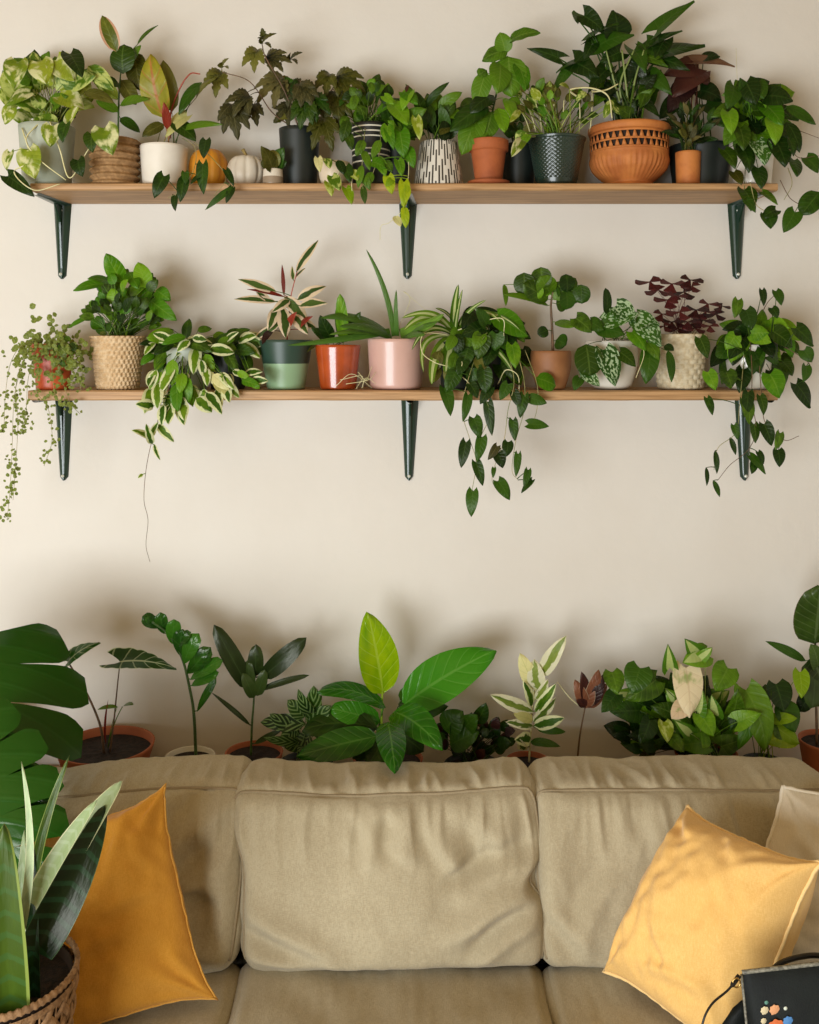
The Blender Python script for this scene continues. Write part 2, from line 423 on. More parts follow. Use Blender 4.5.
def cushion(name, root, X0, X1, y_b, z_b, y_t, z_t, T, seed, bulge=.035, rad=.036, folds=(), gather=1.0, seat=False, mat=None, sagz=None, side=None):
    """boxed cushion. p in [-1,1]^3 (across, front/back, height) -> surface point, displaced by folds and gathers"""
    W = X1 - X0; S = np.array([0, y_t-y_b, z_t-z_b]); H = np.linalg.norm(S); S = S/H
    N = np.array([0, S[2], -S[1]])            # horizontal-ish backwards
    o = np.array([(X0+X1)/2, y_b, z_b])
    hx, hy, hz = W/2, T/2, H/2
    Tb = np.array([0, 1., 0]) if not seat else N
    def f(p):
        q = np.array([p[0]*hx, p[1]*hy, p[2]*hz]); lim = np.array([hx, hy, hz]) - rad
        c = np.clip(q, -lim, lim); dv = q - c; L = np.linalg.norm(dv)
        nn = dv/L if L > 1e-9 else np.array([0, 0, 0.])
        if L > 1e-9: q = c + nn*rad
        ex = 1 - p[0]**2; ez = 1 - p[2]**2; ey = 1 - p[1]**2
        fr = max(0, -p[1])
        q = q + np.array([0, (-bulge if p[1] < 0 else 0)*max(0, ex)**.6*max(0, ez)**.5*fr, 0])
        q[0] += p[0]*.010*max(0, ez)
        if side: q[0] += side(p[0], p[2])
        # gathers running away from the top seam
        ds = abs(p[2]-1)*hz if p[1] <= -.999 else (1+p[1])*hy if p[2] > .999 else 9
        g = 1 - 3.2*abs(nz(p[0]*hx*26 + seed + 1.5*ds, seed*3, ds*5)) ; g = max(g, -.3) + .5*nz(p[0]*hx*62, seed, 3)
        disp = gather * .0075 * g * (1-math.exp(-(ds/.012)**2)) * math.exp(-(max(0, ds-.02)/.085)**2) * (1 if abs(p[0]) < .93 else .3)
        disp += .010*nz(q[0]*5+seed, q[1]*5, q[2]*6) + .004*nz(q[0]*16, q[1]*14+seed, q[2]*16) + .0016*nz(q[0]*48+seed, q[1]*40, q[2]*30)
        if p[1] < -.2:
            for (x0, z0, x1, z1, am, wd) in folds:
                ax, az = (p[0]-x0)*hx, (p[2]-z0)*hz; bx, bz = (x1-x0)*hx, (z1-z0)*hz; Lb = math.hypot(bx, bz)
                tt = (ax*bx+az*bz)/(Lb*Lb); dd = (ax*bz-az*bx)/Lb + .006*math.sin(tt*5+x0*9)
                if -.3 < tt < 1.3:
                    e = math.exp(-((tt-.5)/.45)**4); k = dd/wd
                    disp += 1.7*am*min(1, max(0, (p[2]+1)*5))*min(1, max(0, (1-p[2])*8))*e*(math.exp(-k*k) - .9*math.exp(-(k-1.5)**2))
        dirv = nn if L > 1e-9 and seat else np.array([0, -1, 0.]) if p[1] <= -.98 and p[2] < .98 else (nn if L > 1e-9 else np.array([0, 0, 1.]))
        q = q + dirv*disp
        if sagz: q[2] += sagz(p[0]) * max(0, p[2])
        return o + np.array([q[0], 0, 0]) + Tb*(q[1]+hy) + S*(q[2]+hz)
    m = MB(); nx, ny, nz_ = 190, 34, 110
    def face(fn, a, b):
        A = np.zeros((len(b), len(a), 3))
        for j, vv in enumerate(b):
            for i, uu in enumerate(a): A[j, i] = f(fn(uu, vv))
        return A
    lx, ly, lz = [np.linspace(-1, 1, k) for k in (nx, ny, nz_)]
    m.grid(face(lambda u, v: (u, -1., v), lx, lz)); m.grid(face(lambda u, v: (u, v, 1.), lx, ly))
    m.grid(face(lambda u, v: (-1., v, u), lz, ly)); m.grid(face(lambda u, v: (1., v, u), lz, ly), flip=True)
    m.grid(face(lambda u, v: (u, 1., v), lx[::3], lz[::3]), flip=True); m.grid(face(lambda u, v: (u, v, -1.), lx, ly), flip=True)
    ob = m.build(name, mat or SOFA, root)
    bm = bmesh.new(); bm.from_mesh(ob.data); bmesh.ops.remove_doubles(bm, verts=bm.verts, dist=.0004)
    bmesh.ops.recalc_face_normals(bm, faces=bm.faces); bm.to_mesh(ob.data); bm.free()
    # piping round the front face
    pts = [f((-1+.001, -1., z)) for z in np.linspace(-.9, .93, 26)] + [f((x, -1., 1.)) for x in np.linspace(-.965, .965, 90)] + [f((1-.001, -1., z)) for z in np.linspace(.93, -.9, 26)]
    if seat: pts = [f((x, -1., 1.)) for x in np.linspace(-.97, .97, 60)]
    m = MB(); m.tube(pts, .0034, 6); pp = m.build('piping', PIPE, root); sub(ob, pp) if False else None
    pp.parent = ob
    return f
sofa = thing('sofa', 'beige linen sofa with loose back cushions in front of the wall plants', 'sofa', (0, -.85, 0))
BT, BTZ = -.544, .735; BBY, BBZ = -.690, .446
seatz = .447
fl = cushion('back_cushion', sofa, -.985, -.338, BBY, BBZ-.002, BT+.01, BTZ-.012, .17, 3.1, folds=[(-.2, .9, .5, .55, .008, .022), (.3, .3, .9, -.1, .007, .02), (.2, -.5, .9, -.75, .008, .02), (.75, .7, .95, -.6, .01, .03), (.97, .92, .5, .35, .010, .022), (.9, .35, .55, -.3, .008, .02), (-.4, .95, -.1, .8, .007, .015)],
             sagz=lambda x: .012*math.sin(x*2.5)+.004)
fc = cushion('back_cushion', sofa, -.370, .264, BBY, BBZ, BT, BTZ, .17, 8.7, folds=[(-.95, -.25, -.35, -.8, .009, .022), (-.98, -.7, -.3, -.95, .007, .018), (.98, .25, .35, -.15, .014, .022), (.98, 0, .3, -.5, .015, .026), (.97, -.3, .5, -.85, .009, .02), (.6, .8, .75, .15, .009, .03), (.35, .7, .42, .1, .006, .02), (-.1, .8, -.13, .2, .006, .018), (.1, .8, .12, .3, .006, .02)],
             sagz=lambda x: -.006*math.cos(x*3)+.004*x, side=lambda a, z: (.5*(1-a))*.044*(1/(1+math.exp((z-.35)*7))) - .5*(1+a)*(.026*math.exp(-((z-.0)/.16)**2)))
fr = cushion('back_cushion', sofa, .255, .885, BBY, BBZ, BT, BTZ+.006, .17, 15.2, folds=[(-.85, .75, -.95, -.2, .010, .04), (-.5, .2, -.75, -.6, .006, .02), (-.9, -.2, -.7, -.8, .006, .02), (-.2, .7, -.25, .1, .005, .018), (.1, .9, .08, .5, .004, .015)])
for k, (a, b) in enumerate(((-.93, -.332), (-.322, .252), (.262, .87))):
    cushion('seat_cushion', sofa, a, b, -1.32, seatz-.13, -1.32, seatz-.004, .70, 20+k*5, bulge=.008, rad=.022, gather=.35, seat=False, sagz=lambda x: -.004*(x*x))
m = MB(); m.box((-1.0, -.44, .1), (.93, -.33, .655)); m.build('back_frame', SOFA, sofa, bevel=.02)
m = MB(); m.box((-.97, -1.30, .09), (.91, -.40, .31)); m.build('base', SOFA, sofa, bevel=.012)
for s_, x0 in ((-1, -1.17), (1, .935)):
    m = MB(); m.box((x0, -1.33, .09), (x0+.16 if s_ < 0 else x0+.17, -.33, .60)); m.build('armrest', SOFA, sofa, bevel=.04)
for x in (-1.1, 1.02):
    for y in (-1.27, -.4):
        m = MB(); m.lathe([(.001, 0), (.017, 0), (.024, .09), (.001, .09)], 16, (x, y, 0)); m.build('leg', plain('sofa_leg', '2b1a10', .4) if x < 0 and y < -1 else bpy.data.materials['sofa_leg'], sofa)
# console behind the sofa that carries the floor-level plants
CZ = .555
con = thing('console_table', 'narrow wooden table hidden between sofa back and wall, under the lower plants', 'table', (0, -.16, 0))
m = MB(); m.box((-1.35, -.30, CZ-.025), (1.25, -.02, CZ)); m.build('table_top', SHW, con, smooth=False, bevel=.003)
for x in (-1.33, 1.19):
    for y in (-.295, -.065):
        m = MB(); m.box((x, y, 0), (x+.04, y+.04, CZ-.025)); m.build('leg', SHW, con, smooth=False, bevel=.003)

# ------------------------------------------------------------ loose pillows
def pillow(name, label, cat, C, T, mat, pmat, seed, pin=.06, folds=(), piping=.0035, group=None, back=1.0, ear=.5):
    C = [np.array(c, float) for c in C]      # TL, TR, BR, BL
    n = np.cross(C[1]-C[0], C[3]-C[0]); n /= np.linalg.norm(n)
    if n[1] > 0: n = -n
    ctr = sum(C)/4; rt = thing(name, label, cat, (ctr[0], ctr[1], min(c[2] for c in C)), group)
    def f(u, v, side):
        uu = u*(1-pin*(1-v**4)*(abs(u)**2)); vv = v*(1-pin*(1-u**4)*(abs(v)**2))
        a, b = (uu+1)/2, (vv+1)/2
        p = (C[0]*(1-a)+C[1]*a)*b + (C[3]*(1-a)+C[2]*a)*(1-b)
        e = max(0, 1-u*u)*max(0, 1-v*v); h = T*e**ear
        k = max(0, e)**.35
        d = .010*nz(u*2.2+seed, v*2.2, side) + .004*nz(u*6, v*6+seed, side*2)
        rr = 0
        for (su, sv) in ((1, 1), (-1, 1), (1, -1), (-1, -1)):
            du, dv = 1-su*u, 1-sv*v; r_ = math.hypot(du, dv)
            if r_ < 1.1: rr += .010*math.sin(math.atan2(dv, du)*9+seed+su*2+sv)*math.exp(-(r_-.35)**2*9)
        for (x0, z0, x1, z1, am, wd) in folds:
            ax, az = u-x0, v-z0; bx, bz = x1-x0, z1-z0; Lb = math.hypot(bx, bz)
            tt = (ax*bx+az*bz)/(Lb*Lb); dd = (ax*bz-az*bx)/Lb + .03*math.sin(tt*4)
            q = dd/wd; rr += am*math.exp(-((tt-.5)/.5)**4)*(math.exp(-q*q)-.8*math.exp(-(q-1.6)**2))
        edge = .004*nz(u*7+seed, v*7, 9)
        return p + n*((h + (d+rr)*k)*side*(1 if side > 0 else back) + edge)
    m = MB(); g = np.sin(np.linspace(-PI/2, PI/2, 70))*.35 + np.linspace(-1, 1, 70)*.65
    for side in (1, -1):
        A = np.array([[f(u, v, side) for u in g] for v in g]); m.grid(A, flip=(side > 0))
    o = m.build('cover', mat, rt)
    bm = bmesh.new(); bm.from_mesh(o.data); bmesh.ops.remove_doubles(bm, verts=bm.verts, dist=.0005)
    bmesh.ops.recalc_face_normals(bm, faces=bm.faces); bm.to_mesh(o.data); bm.free()
    l = np.linspace(-1, 1, 50)
    pts = [f(u, 1, 1) for u in l] + [f(1, v, 1) for v in l[::-1][1:]] + [f(u, -1, 1) for u in l[::-1][1:]] + [f(-1, v, 1) for v in l[1:]]
    pp = [q + n*.001 + .0022*np.array([nz(i*.45, seed, 1), 0, nz(i*.45, seed, 5)]) for i, q in enumerate(pts)]
    m = MB(); m.tube(pp, piping, 6); m.build('piping', pmat, rt)
    return rt
YEL = fabric('mustard_linen', 'bf8428', 'cb9136', 2200, .25); YELP = fabric('mustard_piping', 'c8933c','d3a04c', 2200, .25)  # mustard base lowered: the dimmer light at the left is put into its colour
YEL2 = fabric('golden_linen', 'e0b266','ebc078', 2200, .25); YELP2 = fabric('golden_piping', 'ecc683','f0cf92', 2200, .25)
CRM = fabric('cream_linen', 'cfc4ad', 'd9cfba', 2200, .25); CRMP = fabric('cream_piping', 'e4dcc8', 'e8e0cf', 2200, .2)
def D(px, py, d): return P(px, py, d + CAMY)
pillow('throw_pillow', 'mustard yellow pillow behind the snake plant at the left of the sofa', 'pillow',
       [D(8, 838, 1.83), D(166, 784, 1.80), D(218, 1000, 1.73), D(-5, 1072, 1.58)], .062, YEL, YELP, 2.0, pin=.12, piping=.002,
       folds=[(.2, -.1, .9, .05, .006, .06), (-.6, -.5, .4, -.25, .006, .07), (.55, .85, .35, .3, .010, .09)])
pillow('throw_pillow', 'golden yellow pillow with raised piping leaning right, behind the black bag', 'pillow',
       [D(688, 806, 1.83), D(822, 862, 1.60), D(742, 1080, 1.58), D(604, 972, 1.76)], .115, YEL2, YELP2, 6.0, pin=.10, ear=.45,
       folds=[(-.2, -.7, .6, -.5, .012, .06), (-.9, .85, -.35, .75, .010, .07), (-.1, .98, .35, .72, .010, .06), (-.3, -.2, .2, -.5, .006, .07)])
pillow('throw_pillow', 'cream linen pillow with pale piping tucked behind the yellow pillow at right', 'pillow',
       [D(783, 786, 1.88), D(925, 800, 1.90), D(915, 975, 1.80), D(722, 972, 1.79)], .06, CRM, CRMP, 11.0, pin=.05, folds=[(-.8, .6, -.3, .1, .008, .08), (-.6, .9, -.1, .4, .006, .05)])

# ------------------------------------------------------------ bag
LEA = plain('black_leather', '0a0e0c', .6, '111613', 30, .25, 500, spec=.2)
ZIP = plain('zipper_tape', '8d8a7a', .5, '5a574c', 200); STR = plain('dark_strap', '14110f', .45)
bagc = (D(742, 972, 1.50) + D(905, 955, 1.46))/2
bag = thing('handbag', 'black leather bag with embroidered flowers in front of the right pillow', 'bag', (bagc[0], bagc[1], .455))
tl, tr_ = D(742, 973, 1.50), D(905, 955, 1.46)
bl, br = D(756, 1108, 1.46), D(898, 1110, 1.42)
def bagpt(u, v, s_):
    p = (tl*(1-u)+tr_*u)*v + (bl*(1-u)+br*u)*(1-v); n = np.array([.05, -1, .15]); th = (.032*(1-v)**.6 + .002) * (max(0, 4*u*(1-u)))**.3
    return p + n*s_*(th + .003*nz(u*5, v*5, s_)*(1-v))
m = MB()
for s_ in (1, -1): m.grid(np.array([[bagpt(u, v, s_) for u in np.linspace(0, 1, 40)] for v in np.linspace(0, 1, 30)]), flip=s_ < 0)
m.grid(np.array([[bagpt(u, 0, s_) for u in np.linspace(0, 1, 40)] for s_ in (1, -1)]))
m.build('body', LEA, bag)
m = MB(); m.tube([bagpt(u, 1, 0)+np.array([0, 0, .001]) for u in np.linspace(0, 1, 30)], .0035, 6); m.build('zipper', ZIP, bag)
m = MB(); m.tube([bagpt(0, v, 1)+np.array([-.001, 0, 0]) for v in np.linspace(0, .99, 24)], .0022, 6); m.build('piping', ZIP, bag)
# tassel strap, ring, carrying strap
m = MB(); pts = catmull([D(739, 976, 1.495), D(728, 990, 1.48), D(712, 1004, 1.46), D(703, 1022, 1.45), D(700, 1050, 1.45)], 8)
m.tube(pts, [.004]*6+[.0018]*(len(pts)-6), 6); m.build('wrist_strap', STR, bag)
m = MB(); rc = D(736, 982, 1.487)
m.tube([rc + np.array([.006*math.cos(a), -.002, .007*math.sin(a)]) for a in np.linspace(0, 2*PI, 20)], .0013, 6); m.build('ring', plain('brass', 'b99a5b', .3, metallic=1), bag)
m = MB(); m.tube(catmull([D(768, 974, 1.52), D(781, 963, 1.53), D(800, 957, 1.54), D(822, 956, 1.54), D(860, 966, 1.52)], 8), .0042, 6); m.build('carrying_strap', STR, bag)
m = MB(); A = np.array([[D(a, b, 1.505) for a, b in ((742, 1000), (744, 1012), (749, 1045))], [D(a, b, 1.52) for a, b in ((733, 1008), (722, 1024), (712, 1060))]])
m.grid(A); m.build('gusset', LEA, bag, solid=.003)
def flower(px, py, r, col, ctr, pet=8):
    uu = (px-742)/163; vv = 1-(py-(973-uu*18))/137
    p = bagpt(uu, vv, 1) + np.array([0, -.0006, 0]); m = MB(); rr = r*1.47/F
    A = np.array([[p + np.array([k*rr*(1+.08*math.sin(pet*a))*math.cos(a), -.0016*(1-k*k)-.0004, k*rr*(1+.08*math.sin(pet*a))*math.sin(a)]) for a in np.linspace(0, 2*PI, 41)[:-1]] for k in (.01, .4, .7, 1)])
    m.grid(A, wrapu=True); o = m.build('embroidered_flower', col, bag)
    if ctr is not None:
        m = MB(); A = np.array([[p + np.array([k*rr*.32*math.cos(a), -.003, k*rr*.32*math.sin(a)]) for a in np.linspace(0, 2*PI, 13)[:-1]] for k in (.01, 1)]); m.grid(A, wrapu=True)
        c = m.build('flower_center', ctr, o)
def thr(n, c): return plain('thread_'+n, c, .7, bump=.3, bscale=1500)
TH = {k: thr(k, c) for k, c in dict(cream='d8c8a0', peach='e0a070', blue='4f86c0', orange='d9703a', white='d5dccb', teal='5f8f80', gold='c08a30').items()}
for a in [(759, 1007, 4.3, 'cream', 'gold'), (769, 1005.5, 5.4, 'peach', 'orange'), (781, 1015, 5.2, 'blue', 'white'), (768.5, 1022, 8.5, 'orange', 'gold'), (756.5, 1017, 3, 'cream', None), (779.7, 1003, 1.9, 'white', None), (761.5, 999, 2, 'teal', None), (790, 1026, 3, 'peach', None)]:
    flower(a[0], a[1], a[2], TH[a[3]], TH[a[4]] if a[4] else None)

# ------------------------------------------------------------ leaf and vessel materials
G_MID = leafmat('leaf_mid_green', '24430c', '4d7a20', '7d9a45', .35, 6)
G_DARK = leafmat('leaf_dark_green', '14300d', '2c5518', '5a7a35', .35, 6)
G_DEEP = leafmat('leaf_deep_green', '0e2410', '1f4018', '4a6a38', .3, 5, rough=.3)
G_OLIVE = leafmat('leaf_olive', '3a4218', '6b6a2c', '8d8a4c', .4, 7)
G_BROWN = leafmat('leaf_bronze_green', '39381b', '686137', '8c8557', .5, 8, rough=.5)
G_LIME = leafmat('leaf_lime', '6f9a14', '97b82a', 'b4cc5a', .3, 5, trans=.3)
G_BRIGHT = leafmat('leaf_fresh_green', '3f7a12', '69a02a', '98b850', .35, 6, trans=.28)
G_POTHOS = leafmat('leaf_marble_cream', '587c24', '8aa544', None, var='d6d6a0', amt=.46, vscale=2.4)
G_POTHOS2 = leafmat('leaf_marble_lime', '47701e', '7d9a34', None, var='b9c46c', amt=.48, vscale=2.6)
G_HOYA = leafmat('leaf_cream_edged', '2f5a14', '5f8a24', None, var='d3d6a6', amt=.46, vscale=3.6, mode='edge')
G_SPIDER = leafmat('leaf_striped_strap', '3c661e', '5c8832', None, var='b9c383', amt=.32, vscale=.6, mode='center')
G_PINKV = leafmat('leaf_green_pink_rib', '6e7a26', '9a9c40', 'b05a3a', 1.0, 4, midw=.09)
G_CREAM = leafmat('leaf_cream', 'bdb878', 'd8d29c', '8a9a48', .5, 5)
G_TRI = leafmat('leaf_tricolor', '2b4a24', '40603a', None, var='d9c4a6', amt=.48, vscale=2.2, mode='edge')
G_RED = leafmat('leaf_red_underside', '6a1d16', '94382a', None, rough=.4)
G_SILVER = leafmat('leaf_silver_speckled', '1f4a1a', '336326', None, var='a3bb92', amt=.47, vscale=9, mode='speck')
G_PURPLE = leafmat('leaf_purple', '2e0d12', '572023', '7d3a3a', .4, 3, rough=.5, trans=.15)
G_BURG = leafmat('leaf_burgundy', '2a1414', '4a2620', None, trans=.12)
G_RUBBER = leafmat('leaf_rubber', '1b2e1c', '304a30', '5d7a52', .2, 0, rough=.3, trans=.06)
G_ALOC = leafmat('leaf_white_veined', '17401c', '225a26', 'c9d8b4', 1.0, 5, midw=.06, edge='c0d2ac', edgew=.93, rough=.35)
G_ZZ = leafmat('leaf_glossy', '18421a', '2f6a26', '5a8a45', .3, 3, rough=.18, trans=.08)
G_PRAYER = leafmat('leaf_feathered', '122e10', '23481a', None, var='6f8a52', amt=.5, vscale=5, mode='stripe')
G_BIG = leafmat('leaf_broad_glossy', '195212', '2f7a1c', '6fa048', .5, 7, rough=.22, trans=.12)
G_YOUNG = leafmat('leaf_new_lime', '5f9a0c', '8cba1c', 'b9d25a', .6, 7, rough=.15, trans=.4)
G_WHITE = leafmat('leaf_white_green', '4a6a34', '74905a', None, var='d2cfae', amt=.58, vscale=4, mode='edge')
G_PINK = leafmat('leaf_pink_cream', 'd6bc9e', 'e0cfb0', 'b8987a', .5, 5, var='9aa566', amt=.36, vscale=2.5)
G_SYN = leafmat('leaf_pale_centre', '3d6e20', '5a8a2c', None, var='a7b56e', amt=.45, vscale=2, mode='center')
G_MONST = leafmat('leaf_monstera', '0c300e', '194a16', '3a6a30', .3, 7, rough=.22, trans=.1)
G_SNAKE = leafmat('leaf_snake_banded', '34501e', '456428', None, nv=0, chev=.04, var='3a5823', amt=.3, vscale=9, mode='stripe', edge='7c8c40', edgew=.80, rough=.35, trans=.06)
G_SNAKE2 = leafmat('leaf_snake_pale', '96aa80', 'b4c4a0', None, nv=0, chev=.04, var='a2b48c', amt=.3, vscale=9, mode='stripe', edge='d8dcb0', edgew=.88, rough=.35, trans=.06)
G_SNAKE3 = leafmat('leaf_snake_dark', '0e2414', '1a3a20', None, nv=0, chev=.04, var='1c3c22', amt=.35, vscale=9, mode='stripe', edge='4d7040', edgew=.95, rough=.3, trans=.04)
G_ALOE = leafmat('leaf_aloe', '3f6a34', '5d8a46', None, var='84a468', amt=.3, vscale=8, mode='speck', rough=.35, trans=.05)
G_TURTLE = leafmat('leaf_tiny_pale', '4f6a34', '7f9458', 'b9c494', .5, 3)
VINEP = plain('pale_stem', 'cdc78e', .5, 'ddd8aa', 40); VINEB = plain('brown_stem', '6b4f33', .6, '54402a', 60)
VINED = plain('dark_green_stem', '2f4a1e', .5, '44602c', 60); VINER = plain('red_stem', 'a0402c', .45)

def pottery(name, c, c2=None, rough=.45, **k): return plain(name, c, rough, c2 or c, 12, **k)
TERRA = plain('terracotta', 'a85a2c', .75, '8f4822', 14, .15, 150)
TERRA2 = plain('orange_terracotta', 'c47a3a', .7, 'a8602a', 18, .15, 150)
WHITEC = pottery('white_ceramic', 'e2dccf', 'd9d2c3', .3, coat=.3)
GREYC = pottery('grey_green_ceramic', 'a5ab9b', '98a08f', .5)
BLACKP = pottery('black_plastic', '1c2420', '171d1a', .45)
PINKC = pottery('pink_ceramic', 'c9a295', 'cfa99c', .35, coat=.2)
REDC = pottery('rust_glazed_ceramic', 'b04a1c', '8f3a14', .22, coat=.5)
DGREEN = pottery('dark_green_glaze', '2c4438', '263c32', .3, coat=.4)
LGREEN = pottery('sage_green_glaze', '7d9c78', '86a581', .45)
HOB = pottery('hobnail_glaze', '22342a', '1a281f', .3, coat=.25)
CREAMC = pottery('cream_ceramic', 'd8c8b0', 'cdbb9f', .5)
BROWNC = pottery('brown_stoneware', '8a5a34', '9c6a3f', .6)
def weavemat(name, c1, c2, bump=.4):
    return plain(name, c1, .8, c2, 90, bump, 400)
SEAG = weavemat('seagrass', '8f6c43', 'a98356'); WICK = weavemat('pale_wicker', 'd3b891', 'c2a277'); WHW = weavemat('whitewashed_wicker', 'cfc3a6', 'bfae8c'); DWICK = weavemat('brown_wicker', 'a37d55', '80603f')
SEDARK = plain('basket_lining', '2b1d12', .9)
def bands(name, stops):
    """horizontal bands that belong to the glaze: [(height fraction, colour)]"""
    t = NT(name); uv = t.n('ShaderNodeTexCoord').outputs['Generated']; sp = t.n('ShaderNodeSeparateXYZ'); t.l(uv, sp.inputs[0])
    col = lin(stops[0][1]); prev = None
    for h, c in stops[1:]:
        prev = t.mix(t.math('GREATER_THAN', sp.outputs[2], h), prev if prev is not None else col, lin(c))
    t.l(prev, t.b.inputs['Base Color']); t.b.inputs['Roughness'].default_value = .4; return t.m

def plant(name, label, cat, px, ptop, pbot, wt, wb, mat, potmat, ztop, y=None, group=None, depth=None, **k):
    """potted plant standing at pixel column px on the surface at height ztop; pot rim at ptop, widths wt/wb in pixels"""
    r = wt/2 * 2.38 / F
    if y is None: y = -(SD - .008 - max(r, wb/2*2.38/F))
    d = y - CAMY; x = (px - CX)*d/F; rt_, rb_ = wt/2*d/F, wb/2*d/F
    zf = CAMZ + (HY - ptop)*(d - rt_)/F
    rt = thing(name, label, cat, (x, y, ztop), group)
    kw = dict(style='plain'); kw.update(k)
    fn_parts = kw.pop('after', None)
    pot = potshape(rt, (x, y), ztop + .0006 + kw.pop('lift', 0), zf, rt_, rb_, potmat, **kw)
    pl = Plant(name, label, (x, y, zf - .014), rt, mat); pl.pot = pot; pl.zf = zf; pl.x = x; pl.y = y; pl.rt = rt_
    pl.jit = rt_*.45
    return pl
HANG = dict(nh=(0, -1, .25))

# ============================================================ UPPER SHELF
# 1 variegated pothos, grey pot
p = plant('potted_pothos', 'cream-marbled pothos in a grey pot at the left end of the upper shelf', 'plant', 47, 121, 183, 54, 46, G_POTHOS, GREYC, Z1, thick=.004)
p.fill(44, 46, 92, 42, 32, 27, .82, 'heart', [G_POTHOS2, G_POTHOS, G_POTHOS2, G_MID], (47, 128), .15, (-.2, -.06))
p.many([(18, 62, 14, 88, 24), (40, 62, 45, 82, 26), (56, 60, 74, 80, 28), (30, 92, 6, 104, 24), (60, 96, 84, 108, 26), (70, 54, 82, 76, 20, 'heart', G_DARK), (12, 108, 4, 124, 18), (88, 66, 114, 90, 17, 'ovate', G_POTHOS2), (84, 92, 114, 102, 15, 'ovate', G_OLIVE)], y0=-.2)
p.vine([(50, 122, -.2), (60, 150, -.23), (70, 178, -.235), (88, 150, -.23), (104, 130, -.22)], mat=VINEP, rad=.002)
p.vine([(40, 122, -.2), (26, 140, -.23), (40, 160, -.24), (66, 180, -.24)], mat=VINEP, rad=.002)
p.vine([(22, 128, -.2), (30, 160, -.24), (14, 172, -.245), (34, 190, -.25), (60, 184, -.24)], mat=VINEP, rad=.002)
p.many([(28, 150, 34, 178, 26), (52, 126, 50, 146, 20), (66, 124, 62, 142, 14, 'heart', G_DARK), (104, 128, 112, 154, 27), (8, 176, 34, 196, 17, 'heart', G_DARK), (10, 152, 6, 170, 12), (78, 160, 82, 176, 16, 'heart', G_DARK), (92, 134, 92, 152, 16, 'heart', G_MID)], y0=-.235, y1=-.25)
# 2 seagrass basket, rubber fig
def coil(r, z, th, j): return r + .0042*math.sin(z*2*PI/.0175 + .6*math.sin(th)) + .0012*math.sin(th*38 + (int(z/.0135) % 2)*PI)
p = plant('potted_rubber_fig', 'young fig with pink-edged leaves in a brown seagrass basket on the upper shelf', 'plant', 115, 135, 183, 48, 44, G_OLIVE, SEAG, Z1, fn=coil, rows=56, seg=96)
p.vine([(118, 138, p.y), (119, 95, p.y), (121, 70, p.y)], mat=VINED, rad=.0028, name='stem')
E = leafmat('leaf_fig_pink_edge', '4a5c28', '70803c', '8d9a58', .4, 6, edge='c99a7c', edgew=.7)
p.many([(117, 52, 102, 15, 17, 'ovate', E), (123, 74, 124, 44, 26, 'round', G_MID), (134, 52, 140, 90, 22, 'oblong', G_OLIVE), (137, 45, 158, 25, 5, 'lance', G_MID), (118, 100, 88, 66, 15, 'ovate', G_POTHOS2), (120, 105, 148, 98, 14, 'ovate', G_MID), (118, 112, 96, 100, 13, 'ovate', G_MID), (120, 118, 140, 132, 11, 'ovate', G_DARK), (133, 60, 140, 45, 12, 'ovate', G_MID), (119, 84, 100, 84, 14, 'ovate', G_MID), (121, 80, 136, 104, 16, 'oblong', G_OLIVE)])
# 3 white pot
p = plant('potted_philodendron', 'philodendron with tall yellow-green leaf and red stems in a plain white pot', 'plant', 164, 142, 183, 47, 42, G_PINKV, WHITEC, Z1, rnd=.008)
p.leaf(163, 118, 150, 54, 29, 'ovate', G_PINKV, y0=-.15, y1=-.19, bow=.1, nv=16)
p.leaf(172, 112, 163, 60, 20, 'ovate', G_OLIVE, y0=-.13)
p.vine([(170, 138, p.y), (171, 112, -.14), (180, 88, -.16), (190, 74, -.18), (200, 74, -.2)], mat=VINER, rad=.0024, name='red_petiole'); p.vines.clear()
p.many([(202, 82, 178, 114, 16, 'ovate', G_DARK), (187, 116, 165, 136, 22, 'heart', G_CREAM), (172, 122, 196, 140, 18, 'ovate', G_MID), (164, 124, 142, 136, 13, 'ovate', G_OLIVE), (180, 130, 222, 124, 10, 'ovate', G_MID), (196, 98, 214, 78, 13, 'lance', G_OLIVE, dict(lob=(4, .4))), (168, 130, 164, 102, 9, 'lance', G_RED)], y0=-.16)
p.vine([(182, 138, -.15), (194, 146, -.21), (196, 160, -.235), (190, 178, -.25), (178, 192, -.25), (168, 198, -.25)], rad=.001)
p.vine([(194, 142, -.2), (214, 160, -.24), (226, 178, -.25), (214, 196, -.25)], rad=.001)
p.many([(164, 176, 154, 198, 15), (184, 180, 180, 202, 12), (175, 196, 175, 211, 8), (203, 164, 203, 194, 14), (234, 186, 205, 210, 7, 'lance'), (226, 170, 234, 186, 8), (232, 188, 226, 203, 8), (206, 140, 203, 158, 13), (185, 172, 186, 184, 8), (200, 176, 190, 184, 7)], y0=-.25, y1=-.26, mat=G_DARK)
